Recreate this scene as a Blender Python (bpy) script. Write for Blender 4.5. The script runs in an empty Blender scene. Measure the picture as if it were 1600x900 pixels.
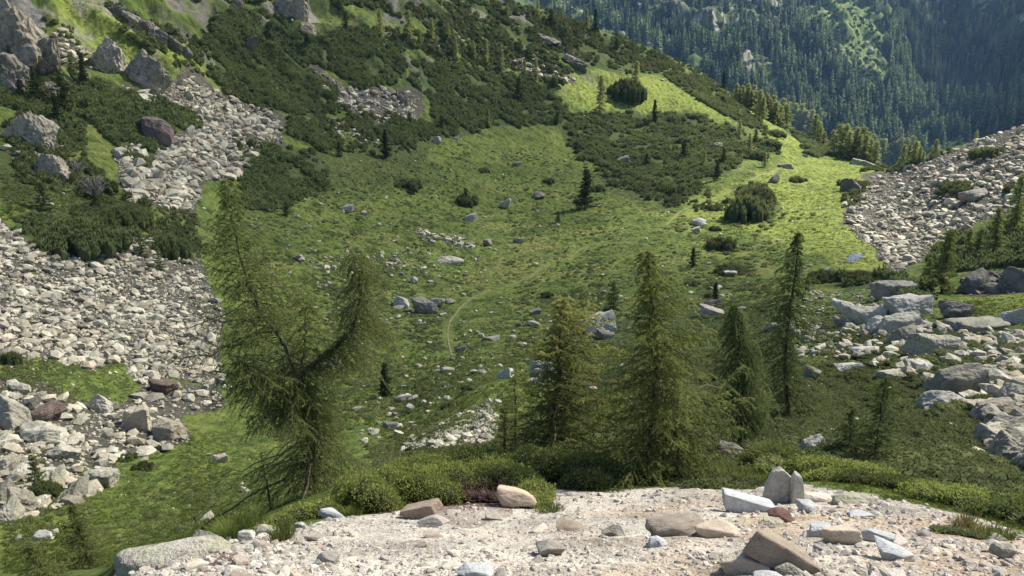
import bpy, math, random
import numpy as np
from mathutils import Vector

random.seed(7)
rng = np.random.default_rng(7)
R = math.radians
scene = bpy.context.scene
COL = scene.collection

# ------------------------------------------------------------------ camera, sky, sun, exposure
CAMZ = 40.0
PITCH = R(16.3)
F = 1600 * 30.0 / 36.0
cam_data = bpy.data.cameras.new('camera')
cam_data.lens = 30.0
cam_data.sensor_width = 36.0
cam_data.clip_start = 0.1
cam_data.clip_end = 6000
cam = bpy.data.objects.new('camera', cam_data)
cam.location = (0, 0, CAMZ)
cam.rotation_euler = (R(90) - PITCH, 0, 0)
COL.objects.link(cam)
scene.camera = cam

SUN_AZ, SUN_EL = R(62), R(47)          # to the right of the view and beyond it
SUNV = np.array([math.sin(SUN_AZ) * math.cos(SUN_EL), math.cos(SUN_AZ) * math.cos(SUN_EL), math.sin(SUN_EL)])
world = bpy.data.worlds.new('World')
scene.world = world
world.use_nodes = True
wn = world.node_tree
bg = wn.nodes['Background']
sky = wn.nodes.new('ShaderNodeTexSky')
sky.sky_type = 'NISHITA'
sky.sun_disc = False
sky.sun_elevation = SUN_EL
sky.sun_rotation = SUN_AZ
sky.altitude = 2000
sky.air_density = 1.0
sky.dust_density = 5.0
wn.links.new(sky.outputs[0], bg.inputs[0])
bg.inputs[1].default_value = 0.08
sun_d = bpy.data.lights.new('sun', 'SUN')
sun_d.energy = 4.8
sun_d.angle = R(0.6)
sun_d.color = (1.0, 0.93, 0.80)
sun = bpy.data.objects.new('sun', sun_d)
sun.rotation_euler = Vector(SUNV).to_track_quat('Z', 'Y').to_euler()
sun.location = (60, 40, 120)
COL.objects.link(sun)
scene.view_settings.view_transform = 'Standard'
scene.view_settings.look = 'None'
scene.view_settings.gamma = 1.0
scene.view_settings.exposure = 1.13
scene.render.engine = 'CYCLES'
scene.cycles.use_denoising = True
scene.cycles.max_bounces = 5
scene.cycles.diffuse_bounces = 3
scene.cycles.transparent_max_bounces = 12
scene.cycles.volume_bounces = 0
scene.cycles.caustics_reflective = False
scene.cycles.caustics_refractive = False

# ------------------------------------------------------------------ helpers
def tag(o, label=None, cat=None, group=None, kind=None):
    if label: o['label'] = label
    if cat: o['category'] = cat
    if group: o['group'] = group
    if kind: o['kind'] = kind
    return o

def link(o, parent=None):
    COL.objects.link(o)
    if parent is not None: o.parent = parent
    return o

def empty(name, loc, rz=0.0):
    o = bpy.data.objects.new(name, None)
    o.empty_display_size = 0.3
    o.location = loc
    o.rotation_euler = (0, 0, rz)
    return link(o)

def np_mesh(name, V, Fc, mat, tint=None, col=None, smooth=False):
    V = np.ascontiguousarray(V, np.float32); Fc = np.ascontiguousarray(Fc, np.int32)
    n, k = Fc.shape
    me = bpy.data.meshes.new(name)
    me.vertices.add(len(V)); me.vertices.foreach_set('co', V.ravel())
    me.loops.add(n * k); me.loops.foreach_set('vertex_index', Fc.ravel())
    me.polygons.add(n)
    me.polygons.foreach_set('loop_start', np.arange(n, dtype=np.int32) * k)
    me.polygons.foreach_set('use_smooth', np.full(n, smooth, bool))
    if tint is not None:
        a = me.attributes.new('tint', 'FLOAT', 'POINT'); a.data.foreach_set('value', np.ascontiguousarray(tint, np.float32))
    if col is not None:
        a = me.attributes.new('Col', 'FLOAT_COLOR', 'POINT')
        c = np.ones((len(V), 4), np.float32); c[:, :3] = col
        a.data.foreach_set('color', c.ravel())
    me.update(calc_edges=True)
    me.materials.append(mat)
    return me

def obj(name, me, parent=None, loc=None):
    o = bpy.data.objects.new(name, me)
    if loc is not None: o.location = loc
    return link(o, parent)

# ---- noise in numpy
_perm = np.random.default_rng(99).permutation(1024).astype(np.int64)
def _h(ix, iy, s):
    return _perm[(_perm[(_perm[ix & 1023] + iy) & 1023] + s) & 1023]
def perlin(x, y, s=0):
    x0 = np.floor(x).astype(np.int64); y0 = np.floor(y).astype(np.int64)
    fx = x - x0; fy = y - y0
    u = fx * fx * fx * (fx * (fx * 6 - 15) + 10); v = fy * fy * fy * (fy * (fy * 6 - 15) + 10)
    def g(ix, iy, dx, dy):
        a = _h(ix, iy, s) * (2 * math.pi / 1024)
        return np.cos(a) * dx + np.sin(a) * dy
    a = g(x0, y0, fx, fy); b = g(x0 + 1, y0, fx - 1, fy)
    c = g(x0, y0 + 1, fx, fy - 1); d = g(x0 + 1, y0 + 1, fx - 1, fy - 1)
    return ((a + (b - a) * u) + ((c + (d - c) * u) - (a + (b - a) * u)) * v) * 1.5
def fbm(x, y, octv=4, s=0, gain=0.5):
    r = 0; a = 1.0; t = 0
    for i in range(octv):
        r = r + a * perlin(x * 2 ** i + 17.3 * i, y * 2 ** i - 9.1 * i, s + i * 31); t += a; a *= gain
    return r / t
def sstep(a, b, x):
    t = np.clip((x - a) / (b - a), 0, 1); return t * t * (3 - 2 * t)
def inpoly(px, py, poly):
    poly = np.asarray(poly, float); r = np.zeros(np.shape(px), bool)
    j = len(poly) - 1
    for i in range(len(poly)):
        xi, yi = poly[i]; xj, yj = poly[j]
        if yi != yj:
            c = ((yi > py) != (yj > py)) & (px < (xj - xi) * (py - yi) / (yj - yi) + xi)
            r ^= c
        j = i
    return r

# ------------------------------------------------------------------ camera rays  (photo pixels 1600 x 900)
cp, sp = math.cos(PITCH), math.sin(PITCH)
def ray(px, py):
    """azimuth and tangent of elevation of the sight line through a photo pixel"""
    px = np.asarray(px, float); py = np.asarray(py, float)
    x = px - 800.0; y = F * cp + (450.0 - py) * sp; z = -F * sp + (450.0 - py) * cp
    return np.arctan2(x, y), z / np.hypot(x, y)
def proj(X, Y, Z):
    Z = Z - CAMZ
    d = Y * cp - Z * sp; u = Y * sp + Z * cp
    d = np.maximum(d, 1e-3)
    return 800 + F * X / d, 450 - F * u / d
def at(px, py, D):
    th, te = ray(px, py)
    return np.array([D * math.sin(th), D * math.cos(th), CAMZ + D * te])
def mpp(D, py=450):
    """metres per photo pixel at horizontal distance D (roughly)"""
    return D * 1.03 / F

# ------------------------------------------------------------------ terrain
LINES = [
 # the foot of the frame
 [(-300,1000,20),(0,960,18),(110,930,15),(200,905,7.2),(400,900,5.8),(700,905,5.3),(1000,905,5.2),(1300,905,5.3),(1600,905,5.6),(1900,920,6)],
 # the edge of the gravel crest
 [(-300,960,24),(0,915,22),(110,905,17),(200,882,8.3),(300,862,8.6),(400,835,8.9),(530,806,9.4),(700,790,10.2),(850,770,11),(1000,766,11.3),(1150,760,11.6),(1300,767,11),(1450,788,10.3),(1600,832,9.2),(1900,900,8)],
 [(-300,910,27),(0,880,26),(120,870,25),(200,856,23),(300,835,21),(400,800,18.5),(470,776,16.0),(560,760,14),(700,738,13.2),(850,712,13.8),(1000,735,13.3),(1150,732,14),(1300,722,14),(1450,752,13),(1600,785,12.2),(1900,820,12)],
 [(-300,800,42),(0,782,41),(200,775,40),(400,745,37),(530,720,30),(640,700,25),(720,672,25),(800,655,27),(900,650,28),(1000,650,28),(1150,655,26),(1300,640,27),(1450,640,27),(1600,655,25),(1900,680,25)],
 [(-300,690,56),(0,682,56),(200,685,56),(400,662,58),(600,645,58),(700,625,52),(780,605,47),(900,590,54),(1050,580,55),(1200,570,50),(1350,550,48),(1500,540,46),(1600,545,44),(1900,550,42)],
 [(-300,600,66),(0,590,68),(200,590,71),(400,560,80),(600,545,84),(800,520,90),(1000,500,92),(1150,490,90),(1300,472,85),(1400,458,80),(1500,480,70),(1600,478,66),(1900,470,62)],
 [(-300,480,82),(0,480,84),(200,470,90),(400,450,105),(600,430,118),(800,420,130),(1000,400,132),(1150,420,122),(1300,420,118),(1400,428,112),(1500,448,98),(1600,445,94),(1900,430,85)],
 [(-300,350,100),(0,350,106),(200,360,112),(400,340,135),(600,330,155),(800,320,175),(1000,310,185),(1150,340,165),(1250,350,158),(1330,355,152),(1400,400,135),(1480,375,138),(1600,345,135),(1900,300,125)],
 [(-300,190,130),(0,200,138),(200,230,142),(400,200,175),(600,210,195),(800,220,225),(1000,220,245),(1150,250,225),(1250,290,205),(1330,295,200),(1400,305,185),(1480,275,182),(1600,250,172),(1900,200,160)],
 [(-300,-200,220),(0,-60,210),(200,-50,220),(400,-40,260),(600,-30,290),(780,2,320),(900,35,325),(1000,70,325),(1100,118,320),(1160,160,310),(1250,212,300),(1330,245,280),(1380,262,252),(1440,247,225),(1500,228,215),(1600,196,205),(1900,110,200)],
]
def pchip(x, y, xq):
    h = np.diff(x); d = np.diff(y) / h; m = np.zeros_like(y)
    m[0] = d[0]; m[-1] = d[-1]
    for i in range(1, len(x) - 1):
        if d[i - 1] * d[i] > 0:
            w1 = 2 * h[i] + h[i - 1]; w2 = h[i] + 2 * h[i - 1]
            m[i] = (w1 + w2) / (w1 / d[i - 1] + w2 / d[i])
    k = np.clip(np.searchsorted(x, xq) - 1, 0, len(x) - 2)
    t = (xq - x[k]) / h[k]
    t2 = t * t; t3 = t2 * t
    return (2*t3-3*t2+1)*y[k] + (t3-2*t2+t)*h[k]*m[k] + (-2*t3+3*t2)*y[k+1] + (t3-t2)*h[k]*m[k+1]

TH = np.concatenate([np.linspace(R(-80), R(-38), 50)[:-1], np.linspace(R(-38), R(38), 1250), np.linspace(R(38), R(80), 50)[1:]])
def seg(a, b, n): return np.exp(np.linspace(math.log(a), math.log(b), n, endpoint=False))
DD = np.concatenate([seg(1, 5, 40), seg(5, 12, 230), seg(12, 85, 380), seg(85, 340, 560), seg(340, 760, 60), seg(760, 1500, 260), seg(1500, 1900, 31)])
NT, ND = len(TH), len(DD)
knD, knZ = [np.full(NT, 0.9)], [np.full(NT, -1.75)]
kern = np.exp(-0.5 * (np.arange(-24, 25) / 9.0) ** 2); kern /= kern.sum()
def smooth1(a): return np.convolve(np.pad(a, 24, mode='edge'), kern, mode='valid')
for L in LINES:
    p = np.array(L, float); th, te = ray(p[:, 0], p[:, 1]); z = te * p[:, 2]
    o_ = np.argsort(th); th = th[o_]; D_ = p[o_, 2]; z = z[o_]
    knD.append(smooth1(np.exp(pchip(th, np.log(D_), np.clip(TH, th[0], th[-1])))))
    knZ.append(smooth1(pchip(th, z, np.clip(TH, th[0], th[-1]))))
cD, cZ = knD[-1], knZ[-1]
_pxc = 800 + 1333 * np.tan(np.clip(TH, -1.2, 1.2))
knD.append(cD * 1.12); knZ.append(cZ - cD * 0.035)
knD.append(cD * 1.5 + 20); knZ.append(cZ - 62)
knD.append(np.full(NT, 640.0)); knZ.append(np.full(NT, -165.0))
fx = np.interp(_pxc, [-400, 700, 1100, 1300, 1400, 1455, 1560, 2200], [820, 840, 860, 910, 1000, 1090, 960, 880])
knD.append(fx); knZ.append(np.full(NT, -150.0) + (fx - 860) * 0.08)
knD.append(fx * 1.2); knZ.append(np.full(NT, -78.0) + (fx - 860) * 0.02)
knD.append(fx * 1.42); knZ.append(np.full(NT, 18.0))
knD.append(np.full(NT, 1620.0)); knZ.append(np.full(NT, 110.0))
knD.append(np.full(NT, 1930.0)); knZ.append(np.full(NT, 205.0))
knD = np.array(knD); knZ = np.array(knZ)
for k in range(1, len(knD)): knD[k] = np.maximum(knD[k], knD[k - 1] * 1.03)
ZB = np.zeros((NT, ND))
for i in range(NT): ZB[i] = pchip(knD[:, i], knZ[:, i], DD)
TX = np.sin(TH)[:, None] * DD[None]; TY = np.cos(TH)[:, None] * DD[None]
CRESTD = cD

# path line and stream in photo pixels (visible stretches of the same winding trail)
PATH_PX = [(707,556),(702,540),(699,522),(703,502),(718,482),(738,466),(765,455),(795,446),(825,434),(842,422),(858,412)]
PATH2_PX = [(886,408),(900,394),(920,382),(945,379),(975,378),(1003,381),(1014,384)]
PATH3_PX = [(1040,352),(1052,340),(1066,328),(1090,318),(1120,309),(1142,299),(1165,288),(1190,272),(1215,264),(1245,262),(1280,258)]

# ------------------------------------------------------------------ zones, drawn on the land as it is seen in the photograph
TALUS = {
 'left':   [(-200,330),(0,345),(28,372),(60,392),(160,402),(200,372),(235,372),(262,405),(300,400),(330,440),(352,500),(338,560),(362,610),(270,590),(215,602),(190,562),(150,585),(60,560),(-200,575)],
 'blocks': [(-200,600),(60,602),(110,632),(190,640),(225,600),(340,600),(345,640),(280,650),(300,690),(180,720),(150,775),(90,800),(0,820),(-200,830)],
 'upper':  [(188,130),(240,150),(300,120),(350,150),(440,185),(436,225),(400,232),(375,270),(310,290),(308,332),(205,322),(178,250),(215,215),(232,262),(250,210),(300,205),(300,175),(230,160)],
 'step':   [(478,98),(540,138),(600,140),(655,150),(648,190),(600,196),(560,178),(520,160)],
 'stepb':  [(500,175),(545,195),(600,225),(580,232),(530,215),(505,195)],
 'sunnyl': [(85,50),(110,48),(165,95),(175,108),(120,110),(90,90)],
 'rim':    [(800,88),(850,100),(900,122),(900,132),(840,122),(795,105)],
 'moraine':[(1308,322),(1335,300),(1345,282),(1400,262),(1470,240),(1530,215),(1600,190),(1900,110),(1900,330),(1600,325),(1540,345),(1480,372),(1445,398),(1420,432),(1395,425),(1372,392),(1322,352)],
 'field':  [(1262,452),(1330,455),(1390,440),(1440,470),(1440,500),(1520,508),(1620,520),(1900,540),(1900,760),(1600,735),(1545,700),(1535,650),(1440,600),(1330,560),(1245,560),(1240,500)],
 'spur':   [(745,628),(782,615),(778,655),(770,690),(700,700),(620,705),(650,675),(700,655)],
 'rowa':   [(460,395),(500,405),(640,385),(700,395),(712,412),(690,425),(640,420),(560,435),(480,430)],
 'rowb':   [(640,355),(700,365),(748,378),(745,390),(700,382),(655,372)],
 'dark':   [(1505,432),(1560,425),(1640,412),(1640,460),(1508,462)],
}
MUGO = [
 [(250,-60),(560,-60),(790,2),(905,35),(1000,70),(1105,120),(1140,150),(1100,150),(1050,118),(960,112),(900,110),(840,92),(760,60),(700,55),(640,30),(600,15),(560,10),(480,20),(430,0),(330,10)],
 [(320,60),(345,10),(430,20),(470,60),(560,40),(640,70),(620,130),(560,140),(495,100),(470,100),(530,140),(545,175),(430,180),(380,150),(335,120)],
 [(640,96),(700,100),(790,120),(862,130),(905,185),(860,200),(800,196),(720,205),(665,185),(655,145),(625,120)],
 [(120,130),(180,132),(230,158),(300,170),(312,200),(300,208),(262,205),(235,262),(190,248),(170,215),(128,190)],
 [(360,232),(420,224),(480,236),(515,292),(430,335),(380,330),(365,290),(378,262)],
 [(882,190),(960,176),(1090,180),(1160,205),(1228,240),(1170,250),(1090,290),(1075,310),(1040,295),(990,292),(950,262),(905,250)],
 [(22,345),(60,332),(120,335),(162,365),(155,398),(60,392),(30,372)],
 [(550,190),(640,185),(760,205),(740,212),(660,215),(640,232),(560,215)],
 [(1140,292),(1205,288),(1212,320),(1200,346),(1150,338)],
 [(1235,200),(1290,215),(1335,225),(1345,246),(1262,243)],
 [(440,185),(500,180),(540,225),(500,240),(450,215)],
 [(1040,120),(1080,110),(1150,160),(1200,205),(1165,200),(1120,175)],
 [(1290,432),(1400,428),(1450,440),(1450,470),(1420,480),(1390,440),(1330,455)],
 [(1450,395),(1500,370),(1600,335),(1900,300),(1900,410),(1600,415),(1500,430),(1450,440)],
 [(0,90),(60,130),(130,190),(110,250),(60,180),(-100,150),(-100,60)],
]
HEATH = [
 [(1100,500),(1240,500),(1250,560),(1330,565),(1440,602),(1535,655),(1545,705),(1600,740),(1700,830),(1560,800),(1440,770),(1300,740),(1160,720),(1100,640)],
 [(940,240),(1075,310),(1050,330),(960,300),(930,270)],
 [(1420,480),(1500,490),(1620,515),(1620,530),(1480,520)],
 [(840,490),(960,500),(1100,470),(1240,500),(1240,640),(1120,660),(990,640),(900,600)],
 [(380,240),(700,210),(640,280),(480,300)],
 [(0,200),(200,300),(210,380),(100,340),(-60,300)],
]
DRY = [
 [(790,385),(850,370),(905,400),(860,425),(780,450),(700,460),(720,420)],
 [(1300,395),(1345,380),(1400,400),(1395,425),(1300,420)],
 [(1180,400),(1220,430),(1240,470),(1200,470),(1180,440)],
]
OUTCROP = [
 [(-60,-20),(40,-10),(85,60),(95,110),(0,140),(-60,130)],
 [(30,185),(95,220),(100,285),(40,270),(20,220)],
 [(190,5),(290,60),(290,85),(240,75),(180,30)],
 [(420,-20),(470,0),(495,45),(450,30)],
]
# ---- final ground surface
NX, NY = TX / 1.0, TY / 1.0
PXg, PYg = proj(TX, TY, ZB + CAMZ)
def warpx(px, X, Y): return px + 16 * fbm(X / 6, Y / 9, 3, 5) + 16 * perlin(X / 30, Y / 30, 8)
def warpy(py, X, Y): return py + 11 * fbm(X / 6, Y / 9, 3, 6)
wx = warpx(PXg, TX, TY); wy = warpy(PYg, TX, TY)
DG = np.broadcast_to(DD[None], TX.shape)
crest = np.broadcast_to(knD[2][:, None], TX.shape)
ridge = np.broadcast_to(CRESTD[:, None], TX.shape)
inview = (DG < ridge * 1.15)
def zone(polys, warp=True, ok=inview):
    m = np.zeros(TX.shape, bool)
    for p in polys:
        p = np.asarray(p, float)
        b = (PXg > p[:, 0].min() - 30) & (PXg < p[:, 0].max() + 30) & (PYg > p[:, 1].min() - 30) & (PYg < p[:, 1].max() + 30) & ok
        if b.any():
            m[b] |= inpoly(wx[b] if warp else PXg[b], wy[b] if warp else PYg[b], p)
    return m
far_ok = (DG > 700)
beyond = (DG > crest * 1.05) & inview
M_talus = zone([v for k_, v in TALUS.items() if k_ not in ('rowa', 'rowb', 'stepb', 'spur', 'field')], True, beyond)
M_mugo = zone(MUGO, True, beyond)
M_heath = zone(HEATH, True, beyond)
M_dry = zone(DRY, True, beyond)
M_out = zone(OUTCROP, True, beyond)
M_gravel = (DG < crest * (1.0 + 0.05 * perlin(TX * 1.1, TY * 1.1, 4))) & (wx > 165)
far = sstep(380, 800, DG)
mid = sstep(8, 40, DG) * (1 - far)
big = sstep(90, 200, DG)
Zd = 0
Zd = Zd + (1 - far) * sstep(25, 80, DG) * 0.9 * fbm(TX / 22, TY / 22, 2, 1)
hum = np.abs(fbm(TX / 1.9, TY / 1.9, 3, 2)) * -0.5 + 0.15
Zd = Zd + mid * hum * (0.45 + 0.9 * big + 0.5 * sstep(16, 24, DG) * sstep(60, 40, DG)) * np.where(M_talus | M_mugo, 0.35, 1.0)
Zd = Zd + mid * 0.10 * fbm(TX / 0.6, TY / 0.6, 2, 12)
crag = (1 - np.abs(fbm(TX / 26, TY / 20, 4, 3))) ** 3
uppr = sstep(190, 90, PYg) * sstep(1050, 800, PXg) * inview * sstep(120, 150, DG)
Zd = Zd + uppr * (crag - 0.5) * 5.0 * (1 - 0.9 * sstep(0.93, 1.0, DG / ridge))
Zd = Zd + np.where(M_gravel, 0.05 * fbm(TX / 0.7, TY / 0.7, 4, 9), 0) + np.where(DG < 14, 0.10 * fbm(TX / 2.5, TY / 2.5, 2, 10), 0)
farn = fbm(TX / 170, TY / 260, 5, 21)
Zd = Zd + far * (1 - sstep(1480, 1700, DG) * 0.5) * sstep(700, 900, DG) * (75 * (0.35 - np.abs(farn)) + 20 * fbm(TX / 34, TY / 34, 4, 22))
# the trail is trodden flat
def polydist(X, Y, P):
    d = np.full(X.shape, 1e9)
    for a, b in zip(P[:-1], P[1:]):
        ab = b - a; t = np.clip(((X - a[0]) * ab[0] + (Y - a[1]) * ab[1]) / (ab @ ab), 0, 1)
        d = np.minimum(d, np.hypot(X - a[0] - t * ab[0], Y - a[1] - t * ab[1]))
    return d
TBLB = None
def build_tables():
    global EMAX
    e = ZF / DD[None]
    EMAX = np.maximum.accumulate(e, axis=1)
ZF = ZB + Zd
build_tables()
def th_index(th): return np.interp(th, TH, np.arange(NT))
def height(x, y):
    """ground height (world z) at world x, y"""
    x = np.asarray(x, float); y = np.asarray(y, float)
    ti = np.clip(th_index(np.arctan2(x, y)), 0, NT - 1.001); di = np.clip(np.interp(np.log(np.maximum(np.hypot(x, y), 1.01)), np.log(DD), np.arange(ND)), 0, ND - 1.001)
    a = ti.astype(int); b = di.astype(int); u = ti - a; v = di - b
    return CAMZ + (ZF[a, b] * (1 - u) + ZF[a + 1, b] * u) * (1 - v) + (ZF[a, b + 1] * (1 - u) + ZF[a + 1, b + 1] * u) * v
def drop(px, py, dmin=2.0):
    """where the sight line through photo pixels meets the land"""
    px = np.atleast_1d(np.asarray(px, float)); py = np.atleast_1d(np.asarray(py, float))
    th, te = ray(px, py); ti = np.clip(np.round(th_index(th)).astype(int), 0, NT - 1)
    k0 = int(np.searchsorted(DD, dmin))
    Dq = np.empty(len(px))
    for i in range(len(px)):
        k = int(np.searchsorted(EMAX[ti[i]], te[i])); k = max(min(k, ND - 1), 1)
        e0, e1 = EMAX[ti[i], k - 1], EMAX[ti[i], k]
        t = 0.5 if e1 <= e0 else (te[i] - e0) / (e1 - e0)
        Dq[i] = DD[k - 1] + (DD[k] - DD[k - 1]) * min(max(t, 0), 1)
    X = Dq * np.sin(th); Y = Dq * np.cos(th)
    return X, Y, height(X, Y), Dq
def ground_at(px, D):
    th = math.atan2(px - 800, F * cp - 250 * sp) if D < 30 else math.atan2(px - 800, F * cp)
    x, y = D * math.sin(th), D * math.cos(th)
    return np.array([x, y, float(height(x, y))])

paths = []
for PP in (PATH_PX, PATH2_PX, PATH3_PX):
    q = np.array(PP, float); X, Y, Z, Dq = drop(q[:, 0], q[:, 1]); paths.append(np.stack([X, Y], 1))
flat = np.ones(TX.shape)
M_path = np.zeros(TX.shape)
for P in paths:
    b = (TX > P[:, 0].min() - 4) & (TX < P[:, 0].max() + 4) & (TY > P[:, 1].min() - 4) & (TY < P[:, 1].max() + 4)
    d = polydist(TX[b], TY[b], P)
    M_path[b] = np.maximum(M_path[b], sstep(0.55, 0.15, d + 0.2 * perlin(TX[b] / 1.5, TY[b] / 1.5, 7)))
    flat[b] = np.minimum(flat[b], sstep(0.35, 1.6, d))
low = (1 - far) * sstep(25, 80, DG) * 0.9 * fbm(TX / 22, TY / 22, 2, 1)
ZF = ZB + low + (Zd - low) * flat
build_tables()

# ---- colour of the soil, turf and rock, with some sun and shade put in
def mixc(c, m, rgb):
    m = np.clip(m, 0, 1)[..., None]; return c * (1 - m) + np.array(rgb) * m
n1 = fbm(TX / 7, TY / 7, 4, 40); n2 = fbm(TX / 1.4, TY / 1.4, 3, 41); n3 = fbm(TX / 35, TY / 35, 3, 42)
C = np.empty(TX.shape + (3,)); C[:] = (0.108, 0.148, 0.036)
C = mixc(C, sstep(-0.1, 0.35, n1) * 0.75, (0.160, 0.178, 0.052))
C = mixc(C, sstep(0.0, 0.3, fbm(TX / 14, TY / 14, 4, 46)) * 0.7 * (DG > 14), (0.078, 0.106, 0.030))
C = mixc(C, sstep(0.0, 0.5, -n3) * 0.5, (0.066, 0.092, 0.028))
C = mixc(C, sstep(0.12, 0.4, n2) * 0.6, (0.036, 0.056, 0.016))
C = mixc(C, sstep(0.1, 0.42, fbm(TX / 3.2, TY / 3.2, 3, 47)) * 0.75 * sstep(20, 70, DG), (0.034, 0.052, 0.016))
C = mixc(C, M_dry * sstep(-.25, .35, n2 + .5 * n1) * .75, (0.150, 0.145, 0.050))
BRIGHT = [  # lighter turf; in the sunlit meadows part of the sun is put into colour
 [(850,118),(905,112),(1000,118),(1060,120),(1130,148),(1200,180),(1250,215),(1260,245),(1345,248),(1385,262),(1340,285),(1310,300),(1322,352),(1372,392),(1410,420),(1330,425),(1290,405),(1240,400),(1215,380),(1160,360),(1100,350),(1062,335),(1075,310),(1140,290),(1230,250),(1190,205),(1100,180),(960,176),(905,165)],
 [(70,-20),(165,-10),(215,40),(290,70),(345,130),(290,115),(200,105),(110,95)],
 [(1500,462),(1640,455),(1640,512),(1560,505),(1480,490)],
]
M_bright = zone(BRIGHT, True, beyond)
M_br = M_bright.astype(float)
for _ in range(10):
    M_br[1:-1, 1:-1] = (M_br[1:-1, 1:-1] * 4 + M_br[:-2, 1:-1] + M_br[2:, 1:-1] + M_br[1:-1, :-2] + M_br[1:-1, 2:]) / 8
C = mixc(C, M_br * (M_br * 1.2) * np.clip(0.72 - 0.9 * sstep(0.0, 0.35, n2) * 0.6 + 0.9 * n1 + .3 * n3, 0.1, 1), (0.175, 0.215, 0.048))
C = mixc(C, M_heath * 0.75, (0.060, 0.078, 0.028))
C = mixc(C, M_mugo * 0.85, (0.055, 0.075, 0.028))
C = mixc(C, uppr * sstep(0.05, 0.3, fbm(TX / 9, TY / 9, 4, 43)) * 0.8, (0.17, 0.16, 0.14))
C = mixc(C, M_talus, (0.085, 0.08, 0.065))  # soil darkened: shade in the gaps between blocks is put into its colour
C = mixc(C, M_out * 0.9, (0.24, 0.225, 0.205))
C = mixc(C, M_path * 0.2, (0.20, 0.19, 0.09))
gr = np.array((0.45, 0.42, 0.365))
C = mixc(C, M_gravel * 1.0, gr)
C = mixc(C, M_gravel * sstep(0.0, 0.45, n2 * 0.6 + n1 * 0.8) * 0.85, (0.40, 0.315, 0.225))
M_peat = (zone([[(296,920),(330,868),(372,870),(415,920)]], True, DG < 14) | zone([[(672,806),(690,770),(800,766),(806,800),(740,822)]], True, DG < 14))
C = mixc(C, M_peat * np.clip(0.75 + n2, 0, 1), (0.12, 0.075, 0.06))
# far side of the deep valley: forest floor, grassy gullies, pale rock
ff = sstep(500, 760, DG)
F0 = np.empty_like(C); F0[:] = (0.045, 0.065, 0.028)
fr = fbm(TX / 26, TY / 40, 4, 50)
gully = inpoly(PXg + 22 * perlin(TX / 30, TY / 30, 51), PYg + 10 * perlin(TX / 20, TY / 20, 52), [(1275,-80),(1350,-60),(1378,50),(1385,100),(1420,150),(1400,172),(1350,140),(1305,100),(1265,50)]) & far_ok
gully2 = inpoly(PXg + 15 * perlin(TX / 30, TY / 30, 53), PYg, [(1165,95),(1182,90),(1168,140),(1155,150)]) & far_ok
F0 = mixc(F0, sstep(-0.05, 0.25, fr) * 0.8, (0.110, 0.150, 0.050))
F0 = mixc(F0, sstep(0.16, 0.32, fbm(TX / 14, TY / 30, 4, 55)) * sstep(200, 40, PYg) * 0.9, (0.30, 0.285, 0.25))
F0 = mixc(F0, gully * 0.9, (0.130, 0.180, 0.055))
F0 = mixc(F0, gully * sstep(0.05, 0.2, fbm(TX / 9, TY / 16, 4, 58)) * 0.45, (0.055, 0.075, 0.035))
F0 = mixc(F0, gully2 * 0.9, (0.26, 0.26, 0.20))
C = C * (1 - ff[..., None]) + F0 * ff[..., None]
M_gully = gully | gully2

# ------------------------------------------------------------------ materials
def nodes(name):
    m = bpy.data.materials.new(name); m.use_nodes = True
    nt = m.node_tree; nt.nodes.clear()
    out = nt.nodes.new('ShaderNodeOutputMaterial')
    return m, nt, out
def N(nt, t, **kw):
    n = nt.nodes.new(t)
    for k, v in kw.items(): setattr(n, k, v)
    return n
def L(nt, a, b): nt.links.new(a, b)
def mixrgb(nt, fac, a, b, mode='MIX'):
    n = N(nt, 'ShaderNodeMix', data_type='RGBA', blend_type=mode, clamp_factor=True)
    for sock, v in ((n.inputs[0], fac), (n.inputs[6], a), (n.inputs[7], b)):
        if isinstance(v, (int, float)): sock.default_value = v
        elif isinstance(v, tuple): sock.default_value = (*v, 1)
        else: L(nt, v, sock)
    return n.outputs[2]
def mnum(nt, op, a, b=0.0, clamp=False):
    n = N(nt, 'ShaderNodeMath', operation=op, use_clamp=clamp)
    for s, v in ((n.inputs[0], a), (n.inputs[1], b)):
        if isinstance(v, (int, float)): s.default_value = v
        else: L(nt, v, s)
    return n.outputs[0]
def noise(nt, vec, scale, detail=4, rough=0.55):
    n = N(nt, 'ShaderNodeTexNoise'); n.inputs['Scale'].default_value = scale
    n.inputs['Detail'].default_value = detail; n.inputs['Roughness'].default_value = rough
    L(nt, vec, n.inputs['Vector']); return n.outputs['Fac']
def ramp(nt, fac, lo, hi):
    n = N(nt, 'ShaderNodeMapRange', clamp=True); L(nt, fac, n.inputs[0])
    n.inputs[1].default_value = lo; n.inputs[2].default_value = hi; return n.outputs[0]

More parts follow.
